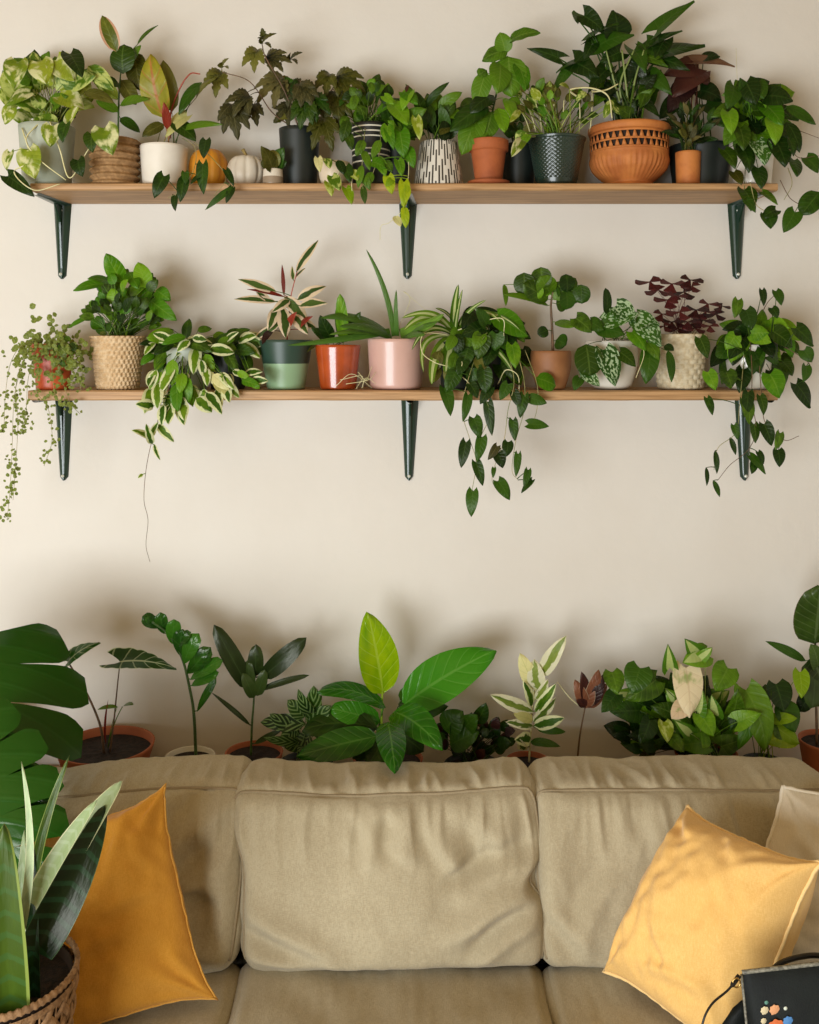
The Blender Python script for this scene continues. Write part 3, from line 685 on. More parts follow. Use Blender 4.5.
# 4, 5 pumpkins
def pumpkin(px, ptop, wpx, label, mat, ribs, st):
    d = 2.5 - .11; r = wpx/2*d/F; x = (px-CX)*d/F; h = (CAMZ + (HY-ptop)*(d-r*.3)/F) - Z1
    rt = thing('pumpkin', label, 'pumpkin', (x, d-2.5, Z1), None)
    m = MB(); A = np.zeros((22, 72, 3))
    for j in range(22):
        t = j/21; a = -PI/2 + PI*t
        for k in range(72):
            th = 2*PI*k/72; rib = 1 - .10*(1-abs(math.sin(th*ribs/2)))**2.2*max(.0, math.cos(a*.75))
            rr = r*max(.02, math.cos(a))**.72*rib; z = h*.5 + h*.5*math.sin(a)*(1) - (.16*h*math.exp(-(rr/(r*.32))**2) if a > 0 else -.06*h*math.exp(-(rr/(r*.4))**2))
            A[j, k] = (x + rr*math.cos(th), d-2.5 + rr*math.sin(th), Z1 + max(.0004, z))
    m.grid(A, wrapu=True); m.build('body', mat, rt)
    m = MB(); zc = Z1 + h*.82; m.tube([(x, d-2.5, zc), (x+.001, d-2.5, zc+.012), (x-.004, d-2.5-.002, zc+.024), (x-.008, d-2.5-.003, zc+.03)], [.008, .005, .0042, .005], 8); m.build('stem', plain('pumpkin_stem', st, .7), rt)
pumpkin(208.5, 147, 39, 'small orange pumpkin between the white pot and the white pumpkin', plain('orange_skin', 'c9831e', .5, 'd6962e', 10, .2, 60), 10, '8a6b30')
pumpkin(246, 154, 39, 'small white ribbed pumpkin with a short stem on the upper shelf', plain('white_skin', 'e8e0d0', .5, 'ded4c0', 10, .15, 60), 9, 'a08a50')
# 6 tiny two-tone pot
p = plant('potted_plant', 'fuzzy olive rosette in a tiny two-tone pot right of the white pumpkin', 'plant', 273, 168, 183, 19, 21, G_OLIVE, bands('two_tone_clay', [(0, '8f7d68'), (.5, 'd2c8b6')]), Z1, soilz=.006)
p.many([(272, 167, 262, 146, 18, 'heart', G_OLIVE), (274, 166, 283, 148, 18, 'heart', G_DARK), (272, 168, 273, 150, 18, 'round', G_OLIVE), (270, 168, 262, 160, 10, 'round', G_OLIVE), (276, 168, 286, 162, 10, 'round', G_DARK)])
# 7 black nursery pot with drooping lobed leaves
p = plant('potted_grape_ivy', 'drooping bronze-green lobed plant in a plain black nursery pot on the upper shelf', 'plant', 299.5, 125, 183, 41, 34, G_BROWN, BLACKP, Z1, y=-.12)
def compound(p, bx, by, tx, ty, w, n=5, mat=None, y=-.16, spread=1.0, kind='lance', lob=(5, .45)):
    """palmate leaf drooping from (bx,by) towards (tx,ty): n lobed leaflets"""
    L = math.hypot(tx-bx, ty-by); a0 = math.atan2(ty-by, tx-bx)
    m = MB()
    for i in range(n):
        t = (i/(n-1)-.5) if n > 1 else 0; a = a0 + t*1.9*spread; l = L*(1 - .45*abs(t*2)**1.3)
        nb = m if i else m
        p.leaf(bx, by, bx+l*math.cos(a), by+l*math.sin(a)+abs(t)*L*.12, w*(1-.3*abs(t)), kind, None, y, y-.02-.02*abs(t), pet=(i == n//2), mb=m, lob=lob, nh=(t*.8, -1, .7), bow=.14, nv=22)
    return m.build('leaf', mat or p.mat, p.root, clamp=p.clamp)
p.vine([(299, 128, p.y), (284, 90, -.15), (266, 58, -.17), (262, 44, -.18)], rad=.0022, mat=VINEB, name='stem')
p.vine([(302, 128, p.y), (306, 98, -.15), (300, 80, -.17)], rad=.002, mat=VINEB, name='stem')
p.vine([(308, 128, p.y), (322, 104, -.14), (336, 84, -.16)], rad=.002, mat=VINEB, name='stem')
p.vine([(294, 128, p.y), (272, 112, -.15), (250, 82, -.16), (222, 72, -.16)], rad=.0018, mat=VINEB, name='stem')
for a in [(264, 40, 262, 28, 8, 3, G_OLIVE), (262, 44, 276, 33, 8, 3, G_OLIVE), (258, 50, 246, 72, 12, 4, G_OLIVE), (266, 58, 292, 62, 13, 5), (290, 60, 302, 52, 8, 3), (284, 78, 256, 104, 14, 5), (290, 82, 302, 110, 15, 5), (300, 84, 314, 108, 14, 5), (250, 96, 224, 112, 14, 4), (232, 104, 238, 140, 15, 5), (254, 104, 250, 128, 12, 4), (336, 76, 366, 92, 15, 5, G_OLIVE), (330, 74, 318, 96, 12, 4, G_OLIVE), (336, 92, 340, 128, 16, 5, G_OLIVE), (322, 100, 318, 130, 12, 4), (324, 118, 322, 156, 14, 4, G_OLIVE), (306, 100, 300, 130, 13, 5, G_MID), (312, 96, 326, 122, 13, 4, G_DARK), (222, 72, 206, 96, 13, 4, G_OLIVE), (222, 68, 228, 58, 8, 3, G_OLIVE), (290, 104, 280, 128, 10, 4)]:
    compound(p, *a[:6], mat=a[6] if len(a) > 6 else None, y=-.15 + .04*math.sin(a[0]))
p.fill(14, 292, 100, 24, 24, 17, .55, 'ovate', [G_BROWN, G_OLIVE, G_DARK], (299, 126), .5, (-.15, -.07), lob=(4, .3), nv=18)
# 8 small cream pot with tiny variegated vine
p = plant('potted_plant', 'small cream pot with a short variegated vine between black nursery pot and striped pot', 'plant', 335, 160, 183, 30, 26, G_POTHOS2, CREAMC, Z1, style='belly', rnd=.008)
p.vine([(336, 160, p.y-.03), (340, 168, -.235), (332, 185, -.24), (330, 194, -.245)], mat=VINEP, rad=.0013); p.vine([(342, 160, -.2), (350, 172, -.24), (352, 190, -.245), (354, 203, -.245)], mat=VINEP, rad=.0013)
p.many([(318, 158, 320, 172, 9, 'heart', G_CREAM), (332, 176, 340, 190, 13), (328, 182, 332, 196, 10), (346, 166, 350, 182, 12, 'heart', G_DARK), (352, 172, 358, 180, 10), (346, 188, 352, 204, 11, 'heart', G_LIME), (338, 160, 344, 174, 10, 'ovate', G_DARK), (326, 158, 330, 168, 9, 'ovate')], y0=-.24, y1=-.255)
# 9 black pot with white stripes
p = plant('potted_plant', 'bushy mid-green plant in a black pot with thin white stripes on the upper shelf', 'plant', 371, 121, 183, 40, 36, G_MID, bands('striped_black_glaze', [(0, '171a18')] + [x for h in (.36, .47, .56, .76, .84, .92) for x in ((h, 'cfcab8'), (h+.022, '171a18'))]), Z1, fn=lambda r, z, th, j: r*(1+.0008), rows=30)
p.fill(40, 372, 103, 22, 22, 15, .62, 'ovate', [G_MID, G_BRIGHT, G_MID, G_DARK], (371, 124), .05, (-.2, -.07))
p.fill(10, 348, 115, 12, 22, 16, .6, 'ovate', [G_MID, G_DARK], (360, 100), .6, (-.18, -.1))
p.vine([(366, 122, -.18), (364, 140, -.235), (362, 170, -.24), (364, 202, -.245)], rad=.0012); p.vine([(380, 122, -.18), (380, 150, -.235), (372, 176, -.24)], rad=.0012)
p.many([(364, 140, 356, 156, 10), (362, 150, 370, 170, 9), (362, 165, 358, 188, 8, 'lance'), (364, 175, 370, 190, 8, 'lance'), (380, 140, 372, 158, 9), (378, 160, 386, 176, 12, 'heart', G_BRIGHT), (372, 172, 366, 186, 9), (348, 120, 342, 142, 12), (346, 130, 352, 150, 10), (363, 185, 365, 204, 7, 'lance'), (371, 82, 372, 94, 7), (356, 95, 352, 110, 9), (385, 160, 392, 172, 9)], kind='ovate', y0=-.24, y1=-.25)
# 10 lime philodendron
p = plant('potted_neon_vine', 'lime-leaved vine spilling over the shelf edge above the middle bracket', 'plant', 397, 145, 183, 26, 22, G_BRIGHT, BLACKP, Z1, y=-.13)
p.fill(22, 400, 118, 18, 26, 22, .72, 'heart', [G_BRIGHT, G_MID, G_BRIGHT, G_DARK], (398, 140), .4, (-.21, -.12))
p.many([(410, 92, 402, 110, 14), (394, 106, 408, 124, 22), (400, 132, 404, 158, 19), (388, 126, 386, 142, 14), (404, 92, 418, 104, 16), (408, 85, 406, 92, 4, 'lance', G_BURG), (384, 96, 394, 104, 10), (416, 118, 420, 140, 11, 'heart', G_POTHOS2), (408, 150, 414, 168, 13), (388, 128, 394, 150, 10)], y0=-.225, y1=-.24)
p.vine([(400, 142, -.19), (408, 160, -.235), (408, 182, -.24), (406, 205, -.245), (390, 222, -.245), (381, 226, -.245), (380, 240, -.245)], rad=.001, mat=VINEP)
p.many([(404, 182, 404, 208, 12, 'heart', G_LIME), (409, 186, 402, 206, 9, 'lance', G_LIME), (404, 206, 406, 228, 9, 'ovate', G_LIME), (394, 216, 401, 226, 9, 'ovate', G_CREAM), (388, 176, 392, 194, 12, 'heart', G_LIME), (394, 178, 386, 186, 8, 'ovate', G_LIME), (398, 160, 402, 176, 11, 'heart', G_BRIGHT), (372, 162, 386, 168, 14, 'heart', G_BRIGHT)], y0=-.245, y1=-.255)
# 11 white pot with dark vertical drips
def dripmat():
    t = NT('drip_glaze'); tc = t.n('ShaderNodeTexCoord'); sp = t.n('ShaderNodeSeparateXYZ'); t.l(tc.outputs['UV'], sp.inputs[0])
    a = t.math('MULTIPLY', sp.outputs[0], 46.0)
    cell = t.math('FLOOR', a); st = t.math('ABSOLUTE', t.math('SUBTRACT', t.math('FRACT', a), .5))
    sg = t.n('ShaderNodeSeparateXYZ'); t.l(tc.outputs['Generated'], sg.inputs[0])
    off = t.math('MULTIPLY', t.math('FRACT', t.math('MULTIPLY', cell, .618)), .9)
    gap = t.math('GREATER_THAN', t.math('SINE', t.math('MULTIPLY', t.math('ADD', sg.outputs[2], off), 9.0)), -.55)
    k = t.math('MULTIPLY', t.math('LESS_THAN', st, .27), gap)
    t.l(t.mix(k, lin('d3cdbf'), lin('3a352c')), t.b.inputs['Base Color']); t.b.inputs['Roughness'].default_value = .5; return t.m
p = plant('potted_arrowhead', 'dark glossy plant in a white pot with dark vertical dashes on the upper shelf', 'plant', 438.5, 139, 183, 37, 50, G_DARK, dripmat(), Z1, rnd=.004, rows=16)
p.fill(22, 440, 115, 22, 16, 26, .5, 'ovate', [G_DARK, G_DEEP, G_MID], (438, 140), -.1, (-.2, -.08))
p.many([(424, 108, 449, 82, 8), (438, 108, 462, 92, 12, 'ovate', G_MID), (446, 114, 467, 118, 16, 'heart', G_BRIGHT), (422, 112, 416, 92, 12, 'ovate', G_MID), (432, 128, 428, 102, 10), (448, 130, 440, 104, 11), (414, 104, 406, 84, 8, 'lance'), (452, 124, 440, 134, 12, 'ovate', G_OLIVE)], kind='ovate', y0=-.17)
# 12 terracotta pot with saucer, textured leaves
p = plant('potted_calathea', 'light green quilted-leaf plant in an upright terracotta pot with saucer', 'plant', 488.5, 137, 180, 38, 26, G_MID, TERRA, Z1 , lift=.004, style='rim')
m = MB(); m.lathe([(.001, 0), (.040, 0), (.050, .006), (.052, .012), (.049, .012), (.045, .006), (.001, .004)], 40, (p.x, p.y, Z1)); m.build('saucer', TERRA, p.root)
QU = leafmat('leaf_quilted', '2c5312', '4f7f22', '86a24a', .55, 9, rough=.45)
p.vine([(488, 138, p.y), (495, 100, -.13), (505, 60, -.15), (505, 44, -.16)], rad=.003, mat=VINED, name='stem')
p.many([(508, 50, 482, 60, 20, 'ovate'), (506, 54, 500, 32, 18, 'ovate'), (508, 42, 540, 32, 17, 'ovate'), (508, 56, 512, 96, 34, 'ovate'), (500, 62, 498, 92, 24, 'ovate'), (516, 62, 526, 90, 18, 'ovate', dict(mat=G_BRIGHT)), (486, 72, 476, 106, 20, 'ovate'), (494, 96, 470, 112, 22, 'ovate', dict(mat=G_DARK)), (488, 104, 450, 130, 24, 'ovate', dict(mat=G_DARK)), (480, 112, 462, 154, 26, 'ovate', dict(mat=QU)), (492, 112, 484, 140, 22, 'ovate'), (498, 108, 505, 132, 16, 'ovate', dict(mat=G_BRIGHT)), (484, 120, 474, 144, 18, 'ovate'), (506, 98, 514, 120, 14, 'ovate', dict(mat=G_BRIGHT)), (478, 76, 487, 70, 12, 'ovate')], mat=QU, y0=-.16, wave=.03)
p.fill(10, 474, 118, 20, 18, 20, .7, 'ovate', [QU, G_DARK], (488, 108), .5, (-.15, -.08))
# 13 hobnail pot
p = plant('potted_plant', 'pale-stemmed bushy plant in a glossy dark green hobnail pot', 'plant', 556.5, 133, 183, 56, 40, G_OLIVE, HOB, Z1, fn=lambda r, z, th, j: r + (.0016*max(0, math.sin(th*34 + (int(z/.0048) % 2)*PI))*abs(math.sin(z*PI/.0048)) if .02 < z < .115 and r > .03 else (.003 if z > .115 and r > .05 else 0)), rows=90, seg=170, rnd=.012)
p.fill(40, 538, 98, 26, 17, 14, .6, 'ovate', [G_POTHOS2, G_BRIGHT, G_MID, G_OLIVE], (552, 132), .1, (-.19, -.06), pr=.0017)
p.fill(14, 578, 108, 18, 17, 13, .6, 'ovate', [G_MID, G_OLIVE, G_BRIGHT], (560, 132), .1, (-.17, -.06), pr=.0015)
for i, (a, b, c, d_) in enumerate([(530, 130, 519, 108), (536, 130, 526, 104), (542, 130, 536, 104), (552, 130, 554, 104), (546, 130, 544, 100), (560, 130, 564, 100), (579, 132, 579, 96), (590, 130, 592, 90)]):
    p.vine([(a, b+2, -.12), ((a+c)/2+1, (b+d_)/2, -.14), (c, d_, -.16)], rad=.002, mat=VINEP, name='pale_stem')
p.vine([(579, 98, -.16), (570, 90, -.18), (590, 88, -.2), (608, 96, -.22), (612, 118, -.235)], rad=.0026, mat=VINEP); p.vine([(592, 92, -.16), (606, 90, -.2), (618, 84, -.2)], rad=.0024, mat=VINEP)
p.vines.clear()
p.many([(570, 90, 560, 84, 8), (612, 100, 604, 118, 9), (612, 106, 620, 114, 7), (586, 92, 576, 100, 8), (520, 110, 510, 122, 7), (526, 132, 516, 142, 14), (524, 138, 512, 156, 12, 'ovate', G_POTHOS), (530, 134, 520, 148, 9, 'ovate', G_BRIGHT)], kind='ovate', mat=G_POTHOS2, y0=-.21, pr=.0016)
pb = plant('potted_plant', 'bushy sprigs in a black nursery pot set back behind the terracotta and hobnail pots', 'plant', 518, 142, 183, 36, 30, G_MID, BLACKP, Z1, y=-.06)
pb.fill(18, 516, 128, 14, 14, 13, .65, 'ovate', [G_MID, G_DARK, G_OLIVE], (518, 142), .2, (-.12, -.04))
# 14 fluted terracotta bowl with pierced rim
d14 = 2.5-.108; r14 = 38.5*d14/F; x14 = (629-CX)*d14/F; h14 = (CAMZ+(HY-119)*(d14-r14)/F) - Z1
p14 = thing('potted_philodendron', 'large arrow-leaved philodendron in the pierced, fluted terracotta bowl', 'plant', (x14, -.108, Z1))
pr = [(.66, 0), (.68, .04), (.60, .08), (.59, .11), (.73, .2), (.88, .32), (.97, .45), (1.0, .58)]
NT_ = 144; rows = []
prof14 = [(r14*a, h14*b) for a, b in pr]
zz = np.linspace(0, .58, 30); rr = np.interp(zz, [b for a, b in pr], [a for a, b in pr])
A = np.zeros((30, NT_, 3))
for j in range(30):
    for k in range(NT_):
        th = 2*PI*k/NT_; fl = 1 + (.085*abs(math.sin(th*22))**.7*math.sin(PI*min(1, max(0, (zz[j]-.1)/.44))) if zz[j] > .1 else 0)
        A[j, k] = (x14 + r14*rr[j]*fl*math.cos(th), -.108 + r14*rr[j]*fl*math.sin(th), Z1 + .0005 + h14*zz[j])
m = MB(); m.grid(A, wrapu=True)
# pierced band: quads with triangular openings left out
def ringpt(k, z, dr=0): th = 2*PI*k/NT_; return (x14 + (r14*1.0+dr)*math.cos(th), -.108 + (r14*1.0+dr)*math.sin(th), Z1 + h14*z)
lv = [.58, .61, .71, .74, .84, .88]
for a, b in ((0, 1), (2, 3), (4, 5)):
    m.grid(np.array([[ringpt(k, lv[a]) for k in range(NT_)], [ringpt(k, lv[b]) for k in range(NT_)]]), wrapu=True)
for (za, zb, ph) in ((.61, .71, 0), (.74, .84, 2)):
    for k in range(0, NT_, 4):          # openings are triangles: solid wedge between them
        k0 = k + ph
        P0, P1, P2, P3 = ringpt(k0, za), ringpt(k0+1.6, za), ringpt(k0+1.1, zb), ringpt(k0-.0, zb)
        b1 = ringpt(k0-1.2, za); m.poly([b1, P1, ringpt(k0+.4, zb), ringpt(k0-.4, zb)])
rim = [(1.0, .88), (1.03, .90), (1.05, .93), (1.05, .97), (1.02, 1.0), (.97, 1.0), (.95, .96), (.96, .90)]
m.lathe([(r14*a, h14*b) for a, b in rim], NT_, (x14, -.108, Z1))
m.build('bowl', TERRA2, p14, solid=.0015)
m = MB(); m.lathe([(r14*a, h14*b) for a, b in ((.5, .05), (.85, .4), (.93, .6), (.93, .92))], 60, (x14, -.108, Z1)); m.build('liner', SEDARK, p14)
m = MB(); m.lathe([(.0005, h14*.93), (r14*.5, h14*.94), (r14*.95, h14*.93)], 40, (x14, -.108, Z1)); m.build('soil', SOIL, p14)
p = Plant('x', 'philo big', (x14, -.108, Z1+h14*.93), p14, G_DARK); p.jit = .03
p.many([(580, 22, 574, 10, 26, 'arrow', dict(nh=(.4, -.7, .8))), (584, 16, 606, 34, 20, 'arrow'), (559, 58, 527, 48, 13, 'arrow'), (580, 62, 556, 72, 15, 'arrow', dict(nh=(0, -.5, 1))), (574, 62, 600, 78, 26, 'arrow'), (592, 44, 584, 60, 14, 'arrow'), (590, 40, 618, 22, 24, 'arrow', dict(nh=(0, -.6, 1))), (617, 32, 614, 10, 34, 'arrow', dict(nh=(0, -.8, .8))), (598, 46, 634, 34, 24, 'arrow'), (657, 30, 694, 0, 24, 'arrow', dict(nh=(-.3, -.8, .8))), (650, 45, 682, 30, 16, 'arrow'), (660, 54, 705, 44, 30, 'arrow', dict(nh=(0, -.8, .8))), (646, 44, 664, 58, 22, 'arrow'), (634, 50, 646, 72, 20, 'arrow', dict(mat=G_DARK)), (640, 56, 668, 66, 18, 'arrow', dict(mat=G_MID)), (656, 58, 690, 70, 18, 'arrow'), (620, 52, 600, 62, 20, 'arrow'), (650, 82, 640, 108, 18, 'arrow', dict(mat=G_MID)), (650, 76, 672, 94, 20, 'arrow', dict(mat=G_DARK)), (604, 90, 594, 106, 16, 'arrow', dict(mat=G_MID)), (606, 70, 588, 92, 18, 'arrow'), (640, 100, 660, 116, 16, 'arrow', dict(mat=G_DARK)), (664, 40, 654, 60, 18, 'arrow'), (568, 70, 552, 92, 12, 'arrow', dict(mat=G_DARK))], y0=-.12, pr=.0026)
p.fill(24, 626, 88, 34, 24, 22, .7, 'arrow', [G_DARK, G_DEEP, G_MID], (629, 118), .2, (-.14, -.05), pr=.002)
for a, b in ((615, 606), (626, 622), (634, 644), (620, 634)): p.vine([(629+(a-625)*.5, 116, -.11), (a, 85, -.13), (b, 50, -.14)], rad=.0034, mat=plain('green_petiole_%d' % a, '7c8c4a', .4), name='petiole'); p.vines.clear()
# 15 small terracotta with dark rosette ; 16 begonia behind
p = plant('potted_plant', 'small rounded terracotta pot with a dark spiky rosette beside the fluted bowl', 'plant', 688, 150, 182, 25, 23, G_DEEP, TERRA2, Z1, rnd=.012, y=-.15)
p.fill(46, 692, 126, 25, 19, 19, .3, 'lance', [G_DEEP, G_BROWN, G_DARK, G_DEEP], (690, 140), .0, (-.2, -.1), jd=.3)
p.fill(10, 690, 132, 10, 10, 14, .45, 'ovate', [G_OLIVE, G_DEEP], (690, 150), 0, (-.21, -.17))
p = plant('potted_begonia', 'dark burgundy-leaved begonia standing behind the small terracotta pot', 'plant', 700, 140, 183, 62, 52, G_BURG, BLACKP, Z1, y=-.078)
p.many([(694, 66, 664, 74, 26, 'arrow'), (694, 62, 735, 66, 15, 'arrow', dict(mat=leafmat('leaf_burgundy_pale', '6b4a3a', '8a6a4c', None))), (700, 72, 672, 96, 28, 'heart'), (697, 74, 708, 84, 14, 'round'), (688, 84, 668, 112, 24, 'heart'), (700, 90, 722, 100, 22, 'heart', dict(mat=G_DEEP)), (706, 104, 728, 120, 22, 'heart', dict(mat=G_DEEP)), (676, 100, 660, 118, 18, 'heart', dict(mat=G_DEEP)), (703, 58, 720, 56, 14, 'heart', dict(mat=G_DEEP))], y0=-.07, y1=-.09, pr=.0018)
p.vine([(696, 150, p.y), (692, 110, -.06), (696, 70, -.07)], rad=.0028, mat=VINEP, name='stem')
# 17 right-end heart-leaf vine
p = plant('potted_heartleaf_vine', 'large heart-leaved vine hanging over the right end of the upper shelf', 'plant', 752, 138, 183, 44, 36, G_DARK, WHITEC, Z1, rnd=.008)
p.fill(58, 756, 116, 36, 38, 27, .74, 'heart', [G_DARK, G_MID, G_DARK, G_DEEP, G_BRIGHT], (750, 120), .35, (-.21, -.05))
p.many([(734, 86, 728, 108, 20), (746, 82, 756, 104, 22), (758, 82, 764, 98, 16), (728, 112, 732, 134, 17, 'heart', G_BRIGHT), (766, 96, 793, 100, 24), (786, 106, 816, 124, 13, 'ovate'), (786, 122, 800, 152, 14, 'ovate'), (740, 128, 744, 150, 18, 'heart', G_MID), (772, 120, 776, 144, 18, 'heart', G_BRIGHT), (724, 150, 736, 168, 17, 'heart', G_MID), (776, 142, 786, 166, 24), (794, 160, 798, 176, 16), (756, 142, 766, 164, 24, 'heart', G_SILVER), (742, 148, 750, 172, 20, 'heart', G_DARK), (758, 168, 762, 188, 18, 'heart', G_DEEP), (744, 190, 752, 210, 20, 'heart', G_MID), (762, 192, 778, 204, 12, 'heart', G_MID), (734, 172, 742, 184, 14, 'heart', G_OLIVE)], y0=-.22, y1=-.25)
p.vine([(770, 140, -.2), (790, 150, -.24), (800, 158, -.25), (819, 156, -.25), (840, 160, -.25)], rad=.0011, mat=VINEB)
p.vine([(780, 180, -.24), (790, 198, -.24), (802, 206, -.245), (806, 212, -.245)], rad=.0011, mat=VINEB)
p.vine([(750, 182, -.24), (756, 204, -.25), (766, 212, -.25), (770, 220, -.25)], rad=.0011)
p.vine([(792, 128, -.2), (808, 134, -.22), (824, 140, -.23)], rad=.0009, mat=VINEB); p.vine([(788, 168, -.2), (792, 184, -.24), (784, 200, -.25)], rad=.0011)
p.many([(806, 158, 819, 172, 20), (820, 192, 802, 214, 22, 'round'), (766, 214, 772, 228, 20), (795, 212, 784, 232, 18), (776, 210, 762, 218, 14), (746, 200, 756, 212, 12), (790, 140, 794, 156, 10)], y0=-.25, y1=-.26, mat=G_DARK)
p.vine([(744, 140, -.1), (738, 90, -.08), (736, 48, -.05)], rad=.0007, mat=VINEP)

# ============================================================ LOWER SHELF
# 1 tiny-leaved trailing strings in red pot
p = plant('potted_string_vine', 'tiny-leaved trailing strings spilling from a red-orange pot at the lower shelf left end', 'plant', 53, 344, 390, 40, 32, G_TURTLE, plain('red_orange_glaze', 'b4431c', .4, 'c25a2c', 20), Z2, style='rim')
rr_ = p.r; mb = MB(); vm = MB(); cnt = 0
def tiny(x, y, yy, r_):
    a = rr_.uniform(0, 2*PI); p.leaf(x, y, x+r_*math.cos(a), y+r_*math.sin(a), r_*rr_.uniform(.7, 1), 'round', None, yy, yy-rr_.uniform(-.004, .006), mb=mb, pet=False, nu=4, nv=5)
for (path, wdt, k) in [([(40, 344), (28, 350), (20, 372), (14, 400), (12, 450), (10, 490), (7, 520)], 7, 90), ([(44, 344), (26, 356), (16, 385), (18, 420), (16, 460), (13, 500)], 6, 75), ([(38, 342), (22, 345), (10, 365), (5, 400), (4, 430)], 5, 50), ([(48, 344), (40, 360), (36, 390), (48, 408), (52, 440), (44, 466)], 6, 60), ([(55, 344), (60, 372), (70, 402), (80, 414)], 6, 40), ([(60, 342), (76, 352), (82, 372), (80, 392)], 8, 60), ([(50, 346), (52, 370), (56, 396), (70, 408)], 6, 50), ([(36, 346), (28, 380), (26, 412), (22, 430)], 8, 60), ([(66, 344), (74, 366), (72, 386)], 6, 40)]:
    pts = [P(a, b, -.215 - .03*min(1, i/2)) for i, (a, b) in enumerate(path)]
    vm = MB(); vm.tube(catmull(pts, 5), .0006, 4); vm.build('trailing_string', VINE, p.root)
    for i in range(k):
        t = rr_.uniform(0, 1)**.85*(len(path)-1); j = min(int(t), len(path)-2); f = t-j
        x = path[j][0]*(1-f)+path[j+1][0]*f; y = path[j][1]*(1-f)+path[j+1][1]*f
        tiny(x+rr_.gauss(0, wdt*.5), y+rr_.uniform(-3, 3), -.235+rr_.uniform(-.025, .01), rr_.uniform(2.4, 4.6))
for i in range(260):
    tiny(rr_.gauss(52, 17), rr_.gauss(350, 12), rr_.uniform(-.24, -.08), rr_.uniform(4, 8))
o = mb.build('tiny_leaves', G_TURTLE, p.root, clamp=-.01); o['kind'] = 'stuff'
p.fill(20, 66, 352, 14, 16, 9, .8, 'round', [G_TURTLE, G_MID], (54, 344), .5, (-.24, -.2), pet=False)
# 2 wicker basket
def wick(r, z, th, j):
    k = math.sin(th*22); row = int(z/.0105) % 2
    return r + (.0045*abs(math.sin(th*16 + row*PI/2))**.8 - .002)*(1) + .0012*math.sin(z*2*PI/.0105)
p = plant('potted_plant', 'bushy bright green plant in a pale woven wicker basket on the lower shelf', 'plant', 118, 336, 389, 52, 40, G_MID, WICK, Z2, fn=wick, rows=60, seg=180, thick=.006)
p.fill(60, 124, 312, 42, 22, 15, .6, 'ovate', [G_MID, G_BRIGHT, G_DARK, G_MID], (119, 338), .1, (-.21, -.05))
p.fill(22, 128, 290, 26, 16, 20, .7, 'ovate', [G_BRIGHT, G_MID], (119, 330), .0, (-.19, -.05))
p.many([(122, 282, 106, 254, 19), (146, 288, 138, 262, 18), (104, 284, 73, 290, 14), (112, 282, 88, 278, 13), (88, 318, 68, 328, 6, 'lance'), (150, 300, 176, 320, 16), (128, 272, 138, 288, 14), (156, 290, 170, 300, 15)], kind='ovate', mat=G_BRIGHT, y0=-.16)
# 3 cream-edged hoya
p = plant('potted_hoya', 'cream-edged hoya tumbling over the shelf edge right of the wicker basket', 'plant', 188, 348, 390, 44, 38, G_HOYA, GREYC, Z2, rnd=.006)
p.fill(62, 190, 352, 46, 24, 25, .44, 'ovate', [G_HOYA, G_MID, G_HOYA, G_BRIGHT, G_DARK], (190, 345), .4, (-.235, -.06))
p.fill(26, 168, 394, 26, 24, 27, .42, 'ovate', [G_HOYA, G_BRIGHT, G_HOYA], (186, 350), .8, (-.26, -.22))
p.fill(12, 214, 390, 22, 16, 24, .42, 'ovate', [G_HOYA, G_HOYA, G_CREAM], (200, 360), .5, (-.25, -.22))
p.vine([(180, 352, -.2), (164, 385, -.24), (160, 412, -.25), (152, 440, -.25), (146, 470, -.25), (144, 500, -.25), (148, 520, -.25), (146, 545, -.25), (150, 562, -.25)], rad=.0009, mat=VINEB)
p.many([(152, 440, 132, 430, 9), (152, 444, 146, 424, 8), (157, 424, 174, 442, 9), (150, 438, 158, 422, 7), (154, 444, 160, 460, 5), (143, 474, 138, 478, 4), (154, 406, 136, 404, 12), (170, 404, 168, 424, 13), (182, 400, 184, 420, 12), (196, 398, 212, 412, 15), (206, 392, 222, 414, 12)], kind='ovate', y0=-.25)
p = plant('potted_leafy_vine', 'leafy green vine in a black nursery pot between the hoya and the two-tone pot', 'plant', 228, 346, 390, 40, 34, G_MID, BLACKP, Z2, y=-.115)
m = MB(); m.grid(np.array([[p.root.location + Vector((.0385*math.sin(a)*1.0 - .012, -.0392*math.cos(a), z)) for a in (-.16, -.05, .06)] for z in (.030, .042)])); m.build('pot_label', WHITEC, p.root)
p.fill(22, 234, 350, 26, 24, 22, .5, 'ovate', [G_MID, G_DARK, G_HOYA], (220, 345), .3, (-.2, -.1))
p.fill(8, 250, 380, 20, 9, 17, .5, 'ovate', [G_HOYA, G_BRIGHT], (230, 375), .2, (-.245, -.225))
